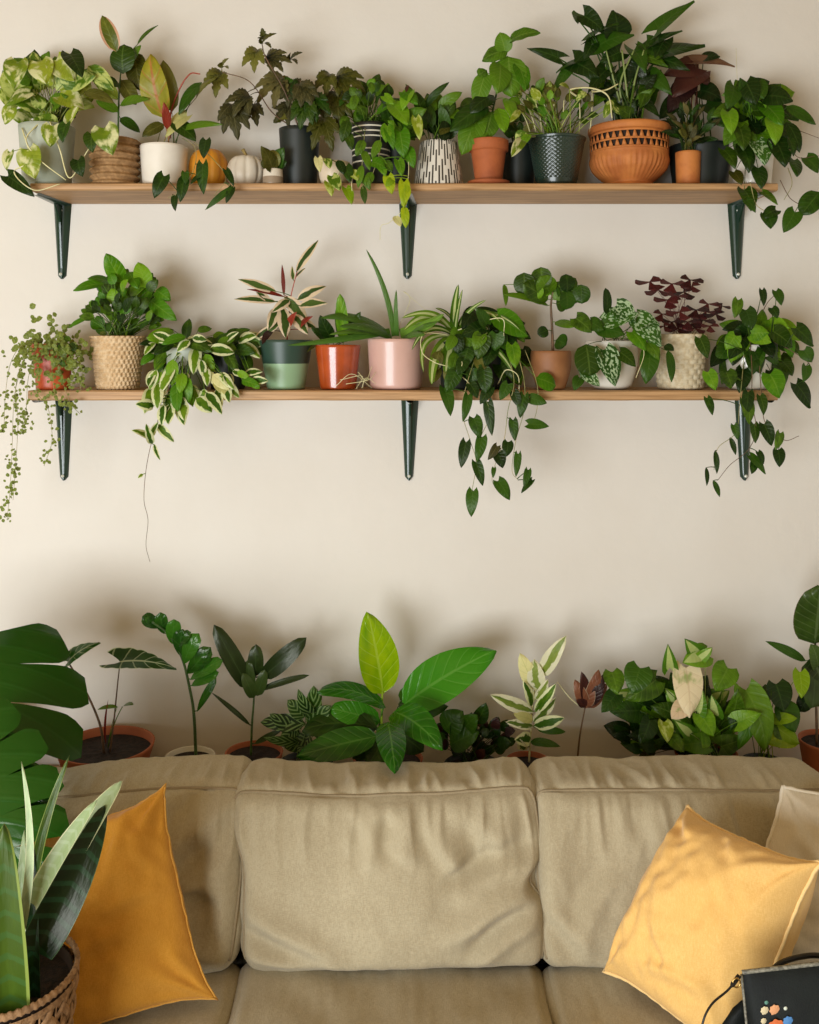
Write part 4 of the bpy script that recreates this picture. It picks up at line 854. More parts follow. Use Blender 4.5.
# 4 two-tone green pot, tricolor prayer plant
p = plant('potted_tricolor_plant', 'pink and cream striped spiky plant in a dark-over-light green pot', 'plant', 286, 340, 390, 54, 38, G_TRI, bands('two_tone_green_glaze', [(0, '86a57f'), (.52, '2a4236')]), Z2, rnd=.006)
p.vine([(287, 340, p.y), (289, 315, -.13), (291, 296, -.15), (297, 272, -.16)], rad=.002, mat=VINER, name='stem')
p.many([(296, 272, 318, 240, 10), (293, 280, 292, 266, 5), (295, 278, 305, 268, 6), (277, 292, 238, 279, 10), (277, 302, 234, 299, 9), (285, 297, 247, 289, 5, 'lance', G_RED), (297, 300, 326, 286, 12), (299, 306, 327, 303, 11), (284, 296, 308, 321, 14), (282, 306, 286, 338, 14), (276, 324, 250, 343, 7), (284, 296, 282, 264, 4, 'lance', G_RED), (276, 308, 268, 330, 11), (292, 314, 308, 334, 13), (270, 302, 256, 292, 8), (296, 320, 318, 330, 9), (290, 300, 272, 312, 10), (288, 330, 296, 312, 9, 'lance', G_RED), (284, 318, 264, 338, 7), (298, 330, 312, 316, 9, 'lance', G_RED), (272, 330, 262, 344, 8, 'lance', G_BURG)], kind='lance', y0=-.15)
# 5 rust glazed pot
p = plant('potted_plant', 'small green shoots in a shiny rust-orange pot left of the pink pot', 'plant', 338, 345, 390, 46, 36, G_BRIGHT, REDC, Z2, rnd=.005)
p.many([(344, 342, 340, 294, 12, 'oblong', G_BRIGHT), (342, 340, 338, 305, 10, 'oblong', G_MID), (350, 338, 360, 312, 12, 'ovate', G_MID), (332, 340, 320, 316, 14, 'ovate', G_DARK), (328, 342, 312, 328, 12, 'ovate', G_DARK), (346, 342, 348, 318, 10, 'oblong', G_MID), (322, 342, 306, 352, 9, 'ovate', G_OLIVE)])
for a in [(340, 380, 362, 376, 356, 390), (346, 384, 368, 380, 376, 372), (336, 386, 352, 374, 372, 388), (358, 372, 366, 380, 372, 366), (362, 388, 366, 378, 376, 384)]:
    p.vines.clear(); p.vine([(a[0], min(a[1], 388), -.225), (a[2], a[3], -.235), (a[4], min(a[5], 389), -.225)], rad=.0008, mat=VINEP, name='aerial_root')
# 6 pink pot aloe
p = plant('potted_aloe', 'aloe with one tall thin leaf in a smooth blush pink pot', 'plant', 396, 339, 391, 57, 52, G_ALOE, PINKC, Z2, rnd=.012)
for a in [(394, 336, 366, 249, 5.5, .05), (397, 336, 396, 290, 5, 0), (390, 331, 288, 345, 7, -.03), (390, 337, 330, 334, 8, .04), (388, 334, 322, 317, 12, .08), (400, 334, 443, 314, 12, .06), (404, 336, 436, 322, 10, 0), (392, 338, 340, 326, 10, .05), (402, 338, 424, 334, 10, 0)]:
    p.leaf(a[0], a[1], a[2], a[3], a[4], 'blade', G_ALOE, y0=p.y, y1=p.y-(.03 if a[3] < 300 else .12), pet=False, side=a[5], bow=.05, fold=-.05, thick=.0045, nv=18, nu=9)
p.vine([(398, 330, -.12), (410, 300, -.14), (404, 292, -.15), (426, 310, -.17)], rad=.0006, mat=VINEP, name='flower_thread'); p.vines.clear()
# 7 spider plant + heartleaf vine (one pot each)
p = plant('potted_heartleaf_vine', 'heart-leaved vine with long trailing stems hanging below the lower shelf centre', 'plant', 492, 342, 390, 50, 42, G_DARK, BLACKP, Z2, y=-.1)
p.fill(66, 490, 350, 42, 36, 22, .7, 'heart', [G_DARK, G_DARK, G_MID, G_DEEP], (494, 335), .6, (-.235, -.06))
p.leaf(498, 318, 528, 336, 27, 'heart', G_BRIGHT, y0=-.22); p.leaf(512, 345, 516, 368, 16, 'heart', G_BRIGHT, y0=-.22); p.leaf(536, 378, 556, 386, 22, 'round', G_BRIGHT, y0=-.235)
for v in ([(480, 345), (468, 380), (462, 410), (470, 440), (476, 462), (472, 490), (470, 494)], [(486, 345), (484, 390), (490, 415), (480, 440), (480, 470)], [(505, 345), (514, 380), (508, 410), (504, 440), (496, 462), (492, 480), (500, 494)], [(515, 345), (524, 380), (524, 410), (516, 440), (512, 470), (518, 480)], [(525, 350), (536, 380), (538, 400), (534, 420), (528, 424)]):
    p.vine([(a, b, -.2 if i == 0 else -.245) for i, (a, b) in enumerate(v)], rad=.001, mat=VINE)
p.many([(444, 388, 451, 416, 14), (468, 395, 463, 422, 10), (488, 402, 492, 436, 11), (474, 418, 480, 438, 14), (482, 437, 477, 462, 12), (466, 442, 461, 468, 12), (476, 462, 483, 486, 11), (473, 491, 471, 517, 13), (513, 420, 515, 441, 10), (528, 424, 549, 426, 12), (530, 398, 547, 403, 12), (524, 395, 520, 418, 12), (508, 442, 506, 457, 12), (498, 453, 503, 468, 13, 'heart', G_DEEP), (497, 446, 488, 460, 9, 'heart', G_BROWN), (518, 454, 516, 477, 8), (498, 481, 510, 500, 14), (528, 470, 524, 488, 8), (532, 480, 521, 493, 7), (490, 388, 480, 404, 12), (508, 384, 500, 400, 12), (494, 468, 493, 478, 5), (456, 372, 446, 392, 16), (514, 392, 520, 408, 10), (484, 370, 486, 394, 16), (470, 384, 478, 398, 12)], kind='heart', y0=-.245, y1=-.255)
p = plant('potted_spider_plant', 'spider plant with arching cream-striped straps between pink pot and brown pot', 'plant', 458, 342, 390, 40, 34, G_SPIDER, BLACKP, Z2, y=-.15)
for a in [(455, 330, 458, 285, 9, 0), (455, 332, 462, 290, 6, .05), (453, 330, 404, 330, 11, .22), (452, 332, 402, 318, 8, .18), (452, 334, 412, 350, 7, .25), (458, 328, 500, 322, 7, -.25), (460, 328, 520, 330, 6, -.22), (462, 330, 482, 340, 6, -.4), (462, 334, 514, 374, 8, -.1), (452, 338, 432, 384, 12, .12), (456, 338, 446, 372, 14, .05), (450, 336, 424, 372, 7, .3), (462, 338, 478, 392, 9, -.1), (456, 332, 436, 308, 6, .1), (458, 330, 486, 300, 5, -.1)]:
    p.leaf(a[0], a[1], a[2], a[3], a[4], 'strap', G_SPIDER, y0=-.16, y1=-.22 - p.r.uniform(0, .03), pet=False, side=a[5], fold=.25, bow=.08, nv=20)
p.fill(26, 460, 362, 28, 24, 22, .55, 'ovate', [G_DARK, G_MID, G_OLIVE], (458, 335), .7, (-.225, -.16))
for v in ([(450, 335), (424, 334), (422, 352), (434, 362), (446, 366)], [(448, 372), (462, 362), (456, 384)], [(458, 330), (500, 318), (504, 336)], [(498, 384), (506, 370), (518, 376), (519, 396)], [(452, 370), (468, 382), (472, 394)]):
    p.vines.clear(); p.vine([(a, b, -.19 if i == 0 else -.24) for i, (a, b) in enumerate(v)], rad=.0014, mat=VINEP, name='runner')
# 8 pilea in brown pot
p = plant('potted_pilea', 'round-leaved plant on a brown upright stem in a brown pot with narrow base', 'plant', 551, 351, 388, 40, 28, G_MID, BROWNC, Z2, style='belly', rnd=.006)
p.vine([(553, 352, p.y), (552, 325, -.15), (551, 305, -.155), (553, 292, -.16)], rad=.0038, mat=VINEB, name='trunk')
p.many([(548, 300, 524, 284, 22), (550, 294, 541, 277, 22), (552, 290, 538, 290, 14, 'round', G_BRIGHT), (554, 300, 566, 282, 19), (556, 304, 566, 302, 20), (558, 300, 580, 292, 22), (558, 298, 576, 278, 16), (549, 306, 504, 294, 8), (555, 322, 574, 326, 12), (556, 340, 566, 344, 18, 'round', G_DARK), (548, 330, 538, 334, 12, 'round', G_DARK), (556, 292, 558, 288, 18, 'round', G_DARK)], kind='round', y0=-.16, pr=.0011)
for x, y, ww, m_ in [(524, 284, 23, G_MID), (541, 278, 22, G_MID), (566, 283, 18, G_DARK), (566, 300, 19, G_DARK), (581, 294, 19, G_DARK), (536, 292, 15, G_BRIGHT)]:
    p.leaf(x, y-ww*.5, x+1, y+ww*.5, ww*.95, 'round', m_, y0=-.175, y1=-.18)
p.leaf(504, 284, 506, 306, 6, 'ovate', G_MID, y0=-.17)
# 9 white bowl with silver speckled vine
p = plant('potted_satin_vine', 'silver-speckled vine in a rounded white bowl left of the whitewashed basket', 'plant', 611, 341, 391, 50, 40, G_SILVER, WHITEC, Z2, style='belly', rnd=.018, rows=18)
p.vines.clear()
p.many([(606, 314, 606, 288, 10, 'oblong', G_DARK), (606, 322, 638, 312, 24), (600, 328, 625, 334, 20, 'heart', G_DARK), (576, 318, 592, 332, 19, 'heart', G_MID), (636, 318, 662, 346, 26), (640, 322, 660, 324, 16), (586, 344, 590, 376, 29, 'round', G_MID), (604, 350, 616, 386, 25), (620, 352, 636, 366, 16, 'heart', G_MID), (668, 350, 672, 382, 10, 'ovate', G_DARK), (650, 352, 646, 384, 20, 'heart', G_DARK), (664, 346, 674, 350, 9, 'ovate', G_DARK), (580, 378, 574, 390, 12, 'heart', G_DARK), (590, 322, 604, 330, 16, 'heart', G_DARK), (616, 306, 636, 322, 22), (632, 332, 646, 350, 18, 'heart', G_BRIGHT), (648, 342, 660, 360, 14, 'heart', G_MID), (584, 372, 600, 386, 14)], kind='heart', y0=-.235, y1=-.25)
p.vine([(632, 338, -.2), (644, 352, -.245), (636, 378, -.25)], rad=.0012, mat=VINEP)
# 10 whitewashed woven pot with purple shamrock
def chunk(r, z, th, j): return r + .0034*abs(math.sin(th*7.5 + (int(z/.0125) % 2)*PI/2))**.6*abs(math.sin(z*PI/.0125))**.5 - .001
p = plant('potted_purple_shamrock', 'dark purple shamrock in a whitewashed chunky woven basket on the lower shelf', 'plant', 680, 334, 390, 52, 44, G_PURPLE, WHW, Z2, fn=chunk, rows=70, seg=150, style='plain', rnd=.008, thick=.006)
for (x, y, s_) in [(650, 282, 15), (672, 284, 15), (690, 280, 14), (658, 290, 13), (684, 292, 14), (668, 300, 15), (676, 296, 12), (692, 286, 11), (662, 314, 12), (680, 312, 14), (696, 310, 14), (708, 304, 13), (716, 314, 12), (702, 320, 14), (688, 322, 14), (672, 322, 12), (710, 326, 10), (722, 306, 9), (695, 328, 12), (678, 328, 12), (706, 312, 12), (664, 326, 10)]:
    mb = MB(); a0 = p.r.uniform(0, 2); yy = -.15 + p.r.uniform(-.05, .04)
    for q in range(3):
        a = a0 + q*2*PI/3; p.leaf(x, y, x+s_*math.cos(a), y+s_*.5*math.sin(a)+1, s_*.95, 'wedge', None, yy, yy-.016*math.sin(a)-.004, mb=mb, pet=(q == 0), nh=(0, -.55, 1), bow=-.05, fold=.2, pr=.0007)
    mb.build('leaf', G_PURPLE, p.root, clamp=-.01)
# 11 right end vine
p = plant('potted_heartleaf_vine', 'dense heart-leaved vine hanging over the right end of the lower shelf', 'plant', 748, 345, 390, 48, 40, G_DARK, WHITEC, Z2, rnd=.008)
p.fill(82, 754, 350, 42, 34, 25, .7, 'heart', [G_DARK, G_MID, G_DARK, G_DEEP, G_BRIGHT], (748, 335), .55, (-.22, -.05))
p.vine([(750, 340, -.2), (752, 370, -.24), (752, 400, -.25), (756, 430, -.25), (748, 450, -.25), (730, 465, -.25), (718, 480, -.25)], rad=.0011, mat=VINEB)
p.vine([(758, 345, -.2), (762, 400, -.25), (766, 424, -.25), (784, 440, -.25), (799, 436, -.25)], rad=.0011, mat=VINEB)
p.vine([(745, 345, -.2), (740, 400, -.24), (736, 432, -.25), (718, 448, -.25), (714, 470, -.25)], rad=.001, mat=VINE)
p.vine([(770, 340, -.2), (790, 350, -.235), (810, 365, -.24), (806, 380, -.24)], rad=.001, mat=VINEB)
p.vine([(756, 330, -.1), (766, 305, -.12), (778, 292, -.13)], rad=.0012, mat=VINEB)
p.many([(738, 300, 735, 318, 12, 'heart', G_MID), (746, 310, 752, 330, 18, 'heart', G_DEEP), (776, 291, 782, 305, 12), (772, 308, 778, 318, 11), (796, 328, 814, 346, 20), (770, 374, 780, 398, 24, 'heart', G_BRIGHT), (796, 384, 811, 408, 22), (806, 366, 804, 382, 12), (707, 398, 713, 415, 10), (748, 392, 744, 418, 13), (764, 424, 772, 446, 14), (780, 433, 776, 450, 11, 'heart', G_MID), (778, 450, 780, 467, 13), (754, 424, 756, 443, 12, 'heart', G_MID), (750, 456, 766, 474, 11), (758, 452, 764, 464, 8), (730, 437, 736, 455, 6, 'lance'), (715, 450, 717, 474, 6, 'lance'), (706, 467, 707, 486, 5, 'lance'), (713, 480, 720, 497, 6, 'lance'), (744, 400, 750, 424, 16, 'heart', G_MID), (760, 396, 764, 415, 11, 'heart', G_MID), (734, 425, 738, 440, 8), (700, 338, 708, 358, 15, 'heart', G_MID), (708, 372, 716, 390, 15, 'heart', G_BRIGHT), (726, 372, 732, 388, 20, 'heart', G_MID), (754, 462, 752, 474, 9), (762, 290, 764, 306, 8), (804, 350, 812, 362, 15)], kind='heart', y0=-.25, y1=-.26)

# ============================================================ BEHIND THE SOFA
def ground(name, label, px, prim, wt, hgt, y, mat, potmat, wb=None, **k):
    """pot standing on the console; rim centre at (px, prim)"""
    d = y - CAMY; x = (px-CX)*d/F; zr = CAMZ + (HY-prim)*d/F; r = wt/2*d/F; k = dict(k)
    rt = thing(name, label, 'plant', (x, y, CZ))
    potshape(rt, (x, y), CZ + .0006, zr, r, (wb or wt*.72)/2*d/F, potmat, **k)
    p = Plant(name, label, (x, y, zr-.015), rt, mat); p.x = x; p.y = y; p.zf = zr; p.jit = r*.4
    return p
TERD = plain('terracotta_bowl_clay', 'a35a34', .7, '8f4c2a', 10, .15, 120)
# alocasia
p = ground('potted_alocasia', 'white-veined arrow-leaved plant in a wide terracotta bowl at the left behind the sofa', 106, 744, 95, .1, -.145, G_ALOC, TERD, thick=.007, soilz=.02)
o0 = P(104, 752, -.15)
p.leaf(68, 662, 99, 642, 23, 'arrow', y0=-.16, y1=-.19, pet=False, nh=(.1, -.7, 1), lob=(5, .12), nv=30, name='leaf')
p.leaf(62, 657, 48, 638, 18, 'arrow', y0=-.16, pet=False, nh=(0, -.6, 1), lob=(5, .12), nv=30)
p.leaf(120, 662, 176, 668, 27, 'arrow', y0=-.15, y1=-.19, pet=False, nh=(0, -.65, 1), lob=(6, .14), nv=34)
p.leaf(122, 707, 133, 704, 8, 'ovate', G_MID, y0=-.15, org=P(108, 748, -.15), pr=.0018, nh=(0, -.4, 1)); p.leaf(118, 707, 98, 709, 7, 'ovate', G_MID, y0=-.15, org=P(108, 748, -.15), pr=.001, nh=(0, -.4, 1))
p.leaf(106, 745, 108, 700, 3, 'lance', G_RED, y0=-.15, pet=False)
for v in ([(104, 754, -.15), (100, 725, -.15), (86, 692, -.155), (68, 662, -.16)], [(110, 752, -.15), (114, 720, -.15), (117, 690, -.15), (120, 662, -.15)]):
    p.vine(v, rad=.0036 if v[0][0] == 104 else .0024, mat=VINEB, name='petiole')
# zz plant
p = ground('potted_zz_plant', 'single arching stem with paired glossy leaflets in a pale pot behind the sofa', 190, 756, 50, .1, -.145, G_ZZ, plain('frosted_pot', 'cdc6b4', .3))
A_ = [(196, 758, -.15), (194, 715, -.155), (190, 690, -.16), (182, 658, -.17), (168, 634, -.18), (152, 622, -.19)]
p.vine(A_, rad=.0042, mat=VINED, name='stem')
p.many([(160, 628, 143, 616, 14), (164, 634, 160, 613, 13), (172, 644, 174, 620, 15), (180, 656, 182, 630, 17), (184, 664, 198, 634, 17), (187, 674, 210, 648, 17), (190, 680, 222, 660, 15), (191, 686, 218, 672, 13), (197, 712, 216, 678, 8), (152, 624, 146, 618, 8), (176, 648, 190, 632, 12)], kind='obovate', y0=-.17, y1=-.19, pr=.0015)
for v in p.vines: pass
# rubber plant
p = ground('potted_rubber_plant', 'slim upright rubber plant with dusty green leaves in a terracotta pot', 254, 752, 58, .1, -.145, G_RUBBER, TERD)
p.vine([(251, 755, -.15), (252, 725, -.15), (254, 698, -.15), (254, 670, -.155)], rad=.0034, mat=VINED, name='stem')
p.many([(250, 690, 214, 625, 19), (256, 676, 256, 645, 16), (262, 678, 306, 638, 19), (254, 698, 243, 673, 12), (257, 696, 265, 670, 12), (260, 690, 309, 675, 7), (251, 726, 211, 692, 5, 'lance'), (254, 744, 286, 727, 6, 'lance'), (252, 690, 248, 660, 13)], kind='oblong', y0=-.155, y1=-.17, pr=.0022)
# prayer plant
p = ground('potted_prayer_plant', 'low plant with dark feather-patterned leaves behind the centre back cushion', 306, 762, 54, .1, -.15, G_PRAYER, BLACKP)
p.many([(312, 722, 314, 687, 18), (306, 724, 260, 722, 17), (304, 718, 288, 700, 16), (308, 726, 330, 706, 18), (300, 735, 270, 714, 15), (310, 738, 284, 748, 18), (306, 745, 300, 752, 14), (316, 728, 336, 726, 16), (300, 742, 264, 738, 10), (318, 740, 330, 716, 18), (304, 712, 322, 696, 12), (310, 735, 300, 758, 16), (296, 728, 280, 742, 14), (314, 716, 298, 690, 13)], kind='ovate', y0=-.17)
# big glossy plant
p = ground('potted_broadleaf_plant', 'broad glossy-leaved plant with one bright lime upright leaf at the centre', 388, 758, 70, .1, -.15, G_BIG, TERD)
p.leaf(383, 694, 368, 613, 41, 'ovate', G_YOUNG, y0=-.17, y1=-.19, fold=.3, bow=.05, nv=20, nu=13, nh=(.35, -1, .2), pr=.004)
p.leaf(402, 706, 495, 650, 47, 'ovate', y0=-.18, y1=-.21, nh=(-.1, -1, .8), bow=.08, nv=20, nu=13, pr=.004)
p.leaf(386, 708, 318, 691, 22, 'oblong', G_BIG, y0=-.19, y1=-.22, nh=(0, -.6, 1), side=.12, nv=16, pr=.003)
p.leaf(378, 728, 302, 730, 30, 'oblong', G_DARK, y0=-.2, y1=-.22, nh=(0, -.8, 1), side=.06, nv=16, pr=.003)
p.leaf(378, 736, 296, 756, 30, 'ovate', G_BIG, y0=-.23, y1=-.26, nh=(0, -.9, .7), nv=16, pr=.003)
p.leaf(380, 722, 330, 708, 24, 'oblong', G_BIG, y0=-.17, y1=-.19, nv=16)
p.leaf(388, 722, 395, 771, 29, 'ovate', y0=-.33, y1=-.49, nh=(.1, -1, .8), nv=18, pr=.003, bow=.06)
p.leaf(393, 712, 442, 748, 34, 'ovate', y0=-.26, y1=-.38, nh=(.1, -.8, .8), nv=16, bow=.14)
p.leaf(398, 704, 428, 714, 22, 'ovate', G_DARK, y0=-.18, nh=(0, -.6, 1)); p.leaf(400, 716, 448, 706, 20, 'ovate', G_DARK, y0=-.15)
p.leaf(396, 730, 424, 752, 26, 'ovate', G_DARK, y0=-.2); p.leaf(382, 740, 352, 758, 22, 'ovate', G_DARK, y0=-.2); p.leaf(400, 700, 416, 682, 12, 'ovate', G_DARK, y0=-.14)
p.leaf(384, 740, 368, 766, 24, 'ovate', G_DARK, y0=-.2, y1=-.25)
# dark low plants
p = ground('potted_plant', 'very dark low bushy foliage between the broad-leaved plant and the cream plant', 472, 764, 56, .1, -.14, G_DEEP, BLACKP)
p.fill(46, 474, 736, 40, 18, 15, .75, 'ovate', [G_DEEP, G_DEEP, G_DARK, G_BURG], (472, 756), -.1, (-.2, -.06))
p.many([(444, 730, 462, 712, 26), (462, 730, 476, 716, 20), (476, 724, 486, 704, 16), (450, 745, 478, 732, 24)], kind='ovate', mat=G_DARK, y0=-.18)
# white variegated ficus
p = ground('potted_variegated_ficus', 'cream and green variegated upright plant behind the seam of two back cushions', 528, 760, 44, .1, -.15, G_WHITE, TERD)
p.vine([(529, 762, -.15), (531, 730, -.155), (533, 700, -.16), (540, 672, -.165)], rad=.0026, mat=VINEP, name='stem')
p.many([(536, 690, 520, 654, 17, 'ovate', G_CREAM), (538, 690, 534, 660, 18, 'ovate', G_WHITE), (541, 676, 566, 636, 16), (533, 712, 491, 695, 14), (535, 712, 556, 684, 11, 'ovate', G_HOYA), (533, 720, 514, 714, 10, 'ovate', G_CREAM), (534, 726, 564, 718, 13, 'ovate', G_HOYA), (533, 722, 556, 698, 12), (531, 738, 516, 740, 14, 'ovate', G_HOYA), (530, 742, 560, 746, 9, 'ovate', G_DARK), (533, 726, 506, 722, 10), (532, 706, 524, 682, 12, 'ovate', G_HOYA), (536, 728, 566, 732, 8, 'ovate', G_DARK), (524, 750, 520, 740, 10), (536, 700, 548, 680, 10)], kind='ovate', y0=-.165, wave=.03)
# burgundy ficus
p = ground('potted_burgundy_ficus', 'thin-stemmed plant topped by one tight cluster of burgundy-brown leaves', 582, 764, 36, .1, -.14, G_BURG, BLACKP)
p.vine([(577, 764, -.14), (580, 735, -.145), (585, 708, -.15)], rad=.0028, mat=VINEB, name='stem')
G_COP = leafmat('leaf_copper', '4a2a22', '7a4a34', '9c6e50', .5, 6, edge='a08a70', edgew=.9)
p.many([(586, 706, 575, 680, 13), (586, 704, 582, 672, 12, 'ovate', G_BURG), (588, 706, 599, 670, 15), (588, 708, 607, 684, 13), (590, 706, 604, 674, 12, 'ovate', G_BURG), (585, 708, 576, 690, 10, 'ovate', G_BURG), (587, 707, 592, 682, 12)], kind='ovate', mat=G_COP, y0=-.155, y1=-.165)
p.vine([(582, 708, -.15), (570, 698, -.15), (557, 682, -.15)], rad=.0016, mat=VINEP, name='stem')
# bushy arrowhead plants
p = ground('potted_arrowhead_vine', 'wide bushy green plant with one pink-cream leaf behind the right back cushion', 706, 752, 62, .1, -.15, G_MID, TERD)
p.fill(66, 672, 716, 62, 34, 27, .72, 'heart', [G_MID, G_DARK, G_BRIGHT, G_DEEP, G_SYN], (690, 745), .15, (-.2, -.05))
p.fill(34, 704, 720, 48, 32, 26, .7, 'arrow', [G_MID, G_BRIGHT, G_SYN], (700, 752), .2, (-.26, -.14))
p.fill(16, 640, 738, 30, 14, 20, .65, 'heart', [G_DARK, G_DEEP], (650, 750), .1, (-.2, -.1))
p.many([(686, 668, 690, 718, 32, 'heart', G_PINK), (690, 700, 672, 718, 18, 'ovate', G_PINK), (698, 656, 686, 640, 22, 'arrow', G_SYN), (670, 668, 668, 645, 16, 'arrow', G_SYN), (706, 654, 684, 662, 24, 'heart', G_SYN), (694, 662, 712, 648, 12, 'ovate', G_SYN), (640, 668, 632, 694, 28, 'heart', G_DARK), (656, 680, 626, 700, 26, 'heart', G_MID), (612, 672, 618, 694, 22, 'heart', G_MID), (728, 668, 716, 690, 26, 'heart', G_MID), (664, 722, 668, 742, 16, 'heart', G_POTHOS2), (706, 736, 704, 748, 14, 'heart', G_BRIGHT), (616, 694, 602, 712, 18, 'heart', G_DEEP), (650, 720, 640, 744, 20, 'heart', G_DARK), (700, 714, 714, 736, 22, 'heart', G_BRIGHT), (672, 738, 684, 752, 14, 'heart', G_MID)], y0=-.25, y1=-.28)
# lime philodendron
p = ground('potted_lime_philodendron', 'philodendron with long drooping leaf and lime new leaves at right behind the sofa', 764, 762, 44, .1, -.14, G_MID, BLACKP)
p.leaf(746, 690, 765, 752, 31, 'heart', G_MID, y0=-.22, y1=-.27, side=-.06, nv=16, pr=.0025)
p.leaf(758, 700, 738, 750, 16, 'lance', G_BRIGHT, y0=-.22, y1=-.25)
p.many([(790, 734, 766, 742, 26, 'heart', G_LIME, dict(nh=(0, -.8, .6))), (768, 722, 800, 744, 24, 'heart', G_LIME), (800, 672, 802, 698, 17, 'heart', G_LIME), (768, 720, 797, 718, 12, 'ovate', G_LIME), (776, 684, 784, 712, 28, 'heart', G_DARK), (760, 688, 764, 708, 20, 'heart', G_MID), (784, 706, 796, 732, 26, 'heart', G_DARK), (782, 724, 780, 748, 20, 'heart', G_MID), (742, 700, 730, 730, 20, 'heart', G_DARK)], y0=-.2, y1=-.23)
# rubber plant right
p = ground('potted_rubber_tree', 'dark round-leaved rubber tree in terracotta pot at the right edge behind the sofa', 828, 740, 56, .1, -.145, G_RUBBER, TERD)
RB = leafmat('leaf_rubber_round', '1c3018', '36552c', '7d9060', .4, 8, rough=.3, trans=.08, edge='5a4a2c', edgew=.95)
p.vine([(817, 745, -.15), (816, 700, -.155), (815, 655, -.16), (818, 590, -.17)], rad=.0036, mat=VINEB, name='stem')
p.many([(814, 644, 820, 588, 48, 'oblong', RB), (806, 661, 766, 641, 10, 'lance', G_DARK), (812, 656, 830, 708, 42, 'oblong', RB), (810, 690, 800, 712, 16, 'oblong', G_DEEP), (820, 655, 852, 640, 26, 'oblong', RB), (814, 668, 812, 708, 26, 'oblong', G_RUBBER), (818, 670, 812, 645, 18, 'oblong', RB)], y0=-.17)

# ============================================================ MONSTERA
d = 2.5-.16; xm = (-44-CX)*d/F
mon = thing('potted_monstera', 'monstera with large split leaves reaching in from the left edge', 'plant', (xm, -.16, CZ))
potshape(mon, (xm, -.16), CZ+.0006, .74, .11, .085, TERD)
p = Plant('m', 'monstera', (xm, -.16, .725), mon, G_MONST); p.jit = .03
def monstera(bx, by, tx, ty, w, y0, y1, nl, dep, nh, bow=.12, gapk=.07, swp=1.0):
    p0, p1 = P(bx, by, y0), P(tx, ty, y1); wm = w*(y0-CAMY)/F
    dd = p1-p0; L = np.linalg.norm(dd); t = dd/L; nh = np.array(nh, float); n = nh - t*nh.dot(t); n /= np.linalg.norm(n); s = np.cross(t, n)
    mb = MB()
    W = lambda v: ((v+.05)**.4*(1-v)**.62)/.62
    for sd in (-1, 1):
        # each half: finger-like segments split at the margin, joined near the midrib
        for i in range(nl):
            v0, v1 = i/nl, (i+1)/nl
            V = np.linspace(0, 1, 9); U = np.linspace(0, 1, 14)
            A = np.zeros((9, 14, 3)); uv = np.zeros((9, 14, 2))
            for a, q in enumerate(V):
                for b, u in enumerate(U):
                    k = max(0, (u-(1-dep))/dep) if dep else 0
                    gap = gapk*k**.7
                    qq = .5 + (q-.5)*(1-2*gap)*(1 - .42*max(0, (u-.8)/.2)**2)
                    v = v0 + (v1-v0)*qq
                    ww = W(min(.985, max(0, (v0+v1)/2*.5+v*.5)))*wm/2
                    sweep = .34*L*u**1.4*(.4+.6*v)*swp - .22*L*u**1.5*(1-v)**3
                    up = bow*L*4*v*(1-v) - .30*ww*u*u + .012*L*math.sin(q*PI)*u + .04*ww*u
                    A[a, b] = p0 + t*(v*L+sweep) + s*(sd*u*ww) + n*up; uv[a, b] = (.5+.5*sd*u, v)
            mb.grid(A, uv, flip=sd > 0)
    c = p.org + (p0-p.org)*.3 + np.array([0, 0, .18])
    mb.tube(bez(p.org, c, p0+t*.01, 14), np.linspace(.006, .004, 14), 7)
    mb.build('leaf', G_MONST, mon, clamp=-.02)
monstera(-30, 640, -14, 790, 232, -.44, -.62, 4, .6, (.35, -1, .45), gapk=.045)
monstera(-40, 735, 30, 880, 150, -.70, -.82, 5, .6, (.1, -1, .5), bow=.08, swp=.5)
monstera(-20, 745, 40, 815, 70, -.66, -.74, 4, .5, (.2, -1, .3), swp=.5)

# ============================================================ SNAKE PLANT IN OPENWORK BASKET
d = 1.5; xb_ = (3-CX)*d/F; zb_ = CAMZ + (HY-966)*d/F; rb_ = 71*d/F
sn = thing('potted_snake_plant', 'snake plant in a large openwork brown basket at the lower left on the sofa seat', 'plant', (xb_, -1.0, .455))
z0 = .456; H = zb_-z0
def bp(th, z, dr=0):
    r = rb_*(.80 + .20*min(1, (z-z0)/H)) + dr; return np.array([xb_+r*math.cos(th), -1.0+r*math.sin(th), z])
m = MB()
def ribbon(m, path, hw, horiz=False, th=.0022):
    pts = np.array(path); T = np.gradient(pts, axis=0); T /= np.linalg.norm(T, axis=1)[:, None]
    A = np.zeros((len(pts), 5, 3))
    for i, q in enumerate(pts):
        rad = np.array([q[0]-xb_, q[1]+1.0, 0]); rad /= np.linalg.norm(rad); w_ = np.cross(T[i], rad); w_ /= np.linalg.norm(w_)
        for k in range(5):
            u = k/2-1; A[i, k] = q + w_*u*hw + rad*th*(1-u*u)
    m.grid(A)
NB = 22
for dirn in (1, -1):
    for i in range(NB):
        pth = []
        for q in np.linspace(0, 1, 34):
            th = 2*PI*i/NB + dirn*q*1.25
            pth.append(bp(th, z0 + .01 + (H-.035)*q, .0015 + .0022*dirn*math.cos((q*1.25*NB/PI)*PI)))
        ribbon(m, pth, .0062)
for i in range(46):
    th = 2*PI*i/46; ribbon(m, [bp(th, z0 + .01 + (H-.035)*q, .0005) for q in np.linspace(0, 1, 6)], .0016)
m.build('woven_wall', DWICK, sn)
for zc, hw in ((z0+.012, .012), (zb_-.028, .006)):
    m = MB(); m.grid(np.array([[bp(2*PI*k/80, zc+a*hw, .004*(1-a*a)+.001) for k in range(80)] for a in np.linspace(-1, 1, 5)]), wrapu=True); m.build('band', DWICK, sn)
m = MB()
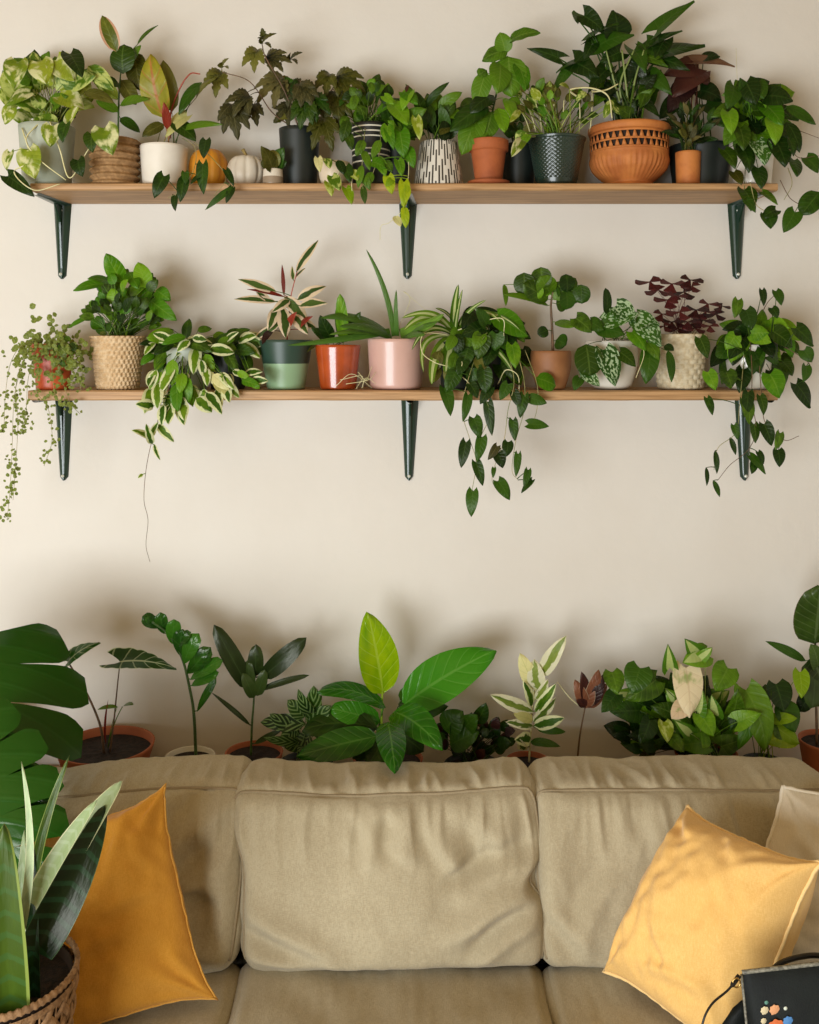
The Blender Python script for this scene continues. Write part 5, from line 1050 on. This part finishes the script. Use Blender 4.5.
ang = np.linspace(0, 2*PI, 241)[:-1]; A = np.zeros((240, 10, 3))
for i, th in enumerate(ang):
    for k in range(10):
        a = 2*PI*k/10; rr_ = .0048 + .0010*math.sin(th*64 + a)
        c = bp(th, zb_-.010, 0); rad = np.array([math.cos(th), math.sin(th), 0])
        A[i, k] = c + rad*rr_*math.cos(a)*.8 + np.array([0, 0, rr_*math.sin(a)*1.25])
A = np.concatenate([A, A[:1]]); m.grid(A, wrapu=True); m.build('rim', DWICK, sn)
m = MB(); m.lathe([(.001, 0), (rb_*.74, .001), (rb_*.93, H-.02), (rb_*.9, H-.02), (rb_*.7, .02)], 50, (xb_, -1.0, z0)); m.build('liner', SEDARK, sn)
m = MB(); A = np.array([[(xb_+rb_*.9*q*math.cos(a), -1.0+rb_*.9*q*math.sin(a), zb_-.035+.003*nz(q*9, a*3, 0)) for a in np.linspace(0, 2*PI, 41)[:-1]] for q in np.linspace(.01, 1, 12)])
m.grid(A, wrapu=True); m.build('soil', SOIL, sn)
p = Plant('s', 'snake', (xb_, -1.0, zb_-.04), sn, G_SNAKE)
SN = dict(pet=False, nv=26, nu=11)
def blade(bx, by, tx, ty, w, mat, y0, y1, side=0, fold=.35, nh=(0, -1, .1), thick=.003, kind='blade'):
    p.leaf(bx, by, tx, ty, w, kind, mat, y0, y1, nh=nh, side=side, fold=fold, bow=.03, thick=thick, **SN)
blade(12, 1022, 3, 826, 41, G_SNAKE, -1.06, -1.08, nh=(.15, -1, 0))
blade(-14, 1010, -16, 840, 30, G_SNAKE, -1.0, -1.02)
blade(35, 1006, 34, 850, 14, G_SNAKE3, -1.02, -1.0)
blade(35, 952, 105, 806, 40, G_SNAKE3, -1.02, -.94, nh=(.4, -1, .3), side=.02)
blade(34, 925, 120, 781, 36, G_SNAKE2, -.97, -.92, nh=(-.4, -1, .5), fold=.6)
blade(34, 905, 96, 800, 22, G_SNAKE2, -1.04, -.99, nh=(-.6, -1, .2), fold=.6)
blade(26, 1000, 69, 756, 13, G_SNAKE, -.95, -.93, side=-.05, fold=.5)
blade(-6, 1000, 21, 762, 10, G_SNAKE2, -1.05, -1.05, side=.10, fold=.5)
blade(22, 1004, 24, 830, 12, G_SNAKE2, -.98, -.96, fold=.5)
for b_ in list(bpy.data.objects):
    if '_o' in b_.keys(): del b_['_o']
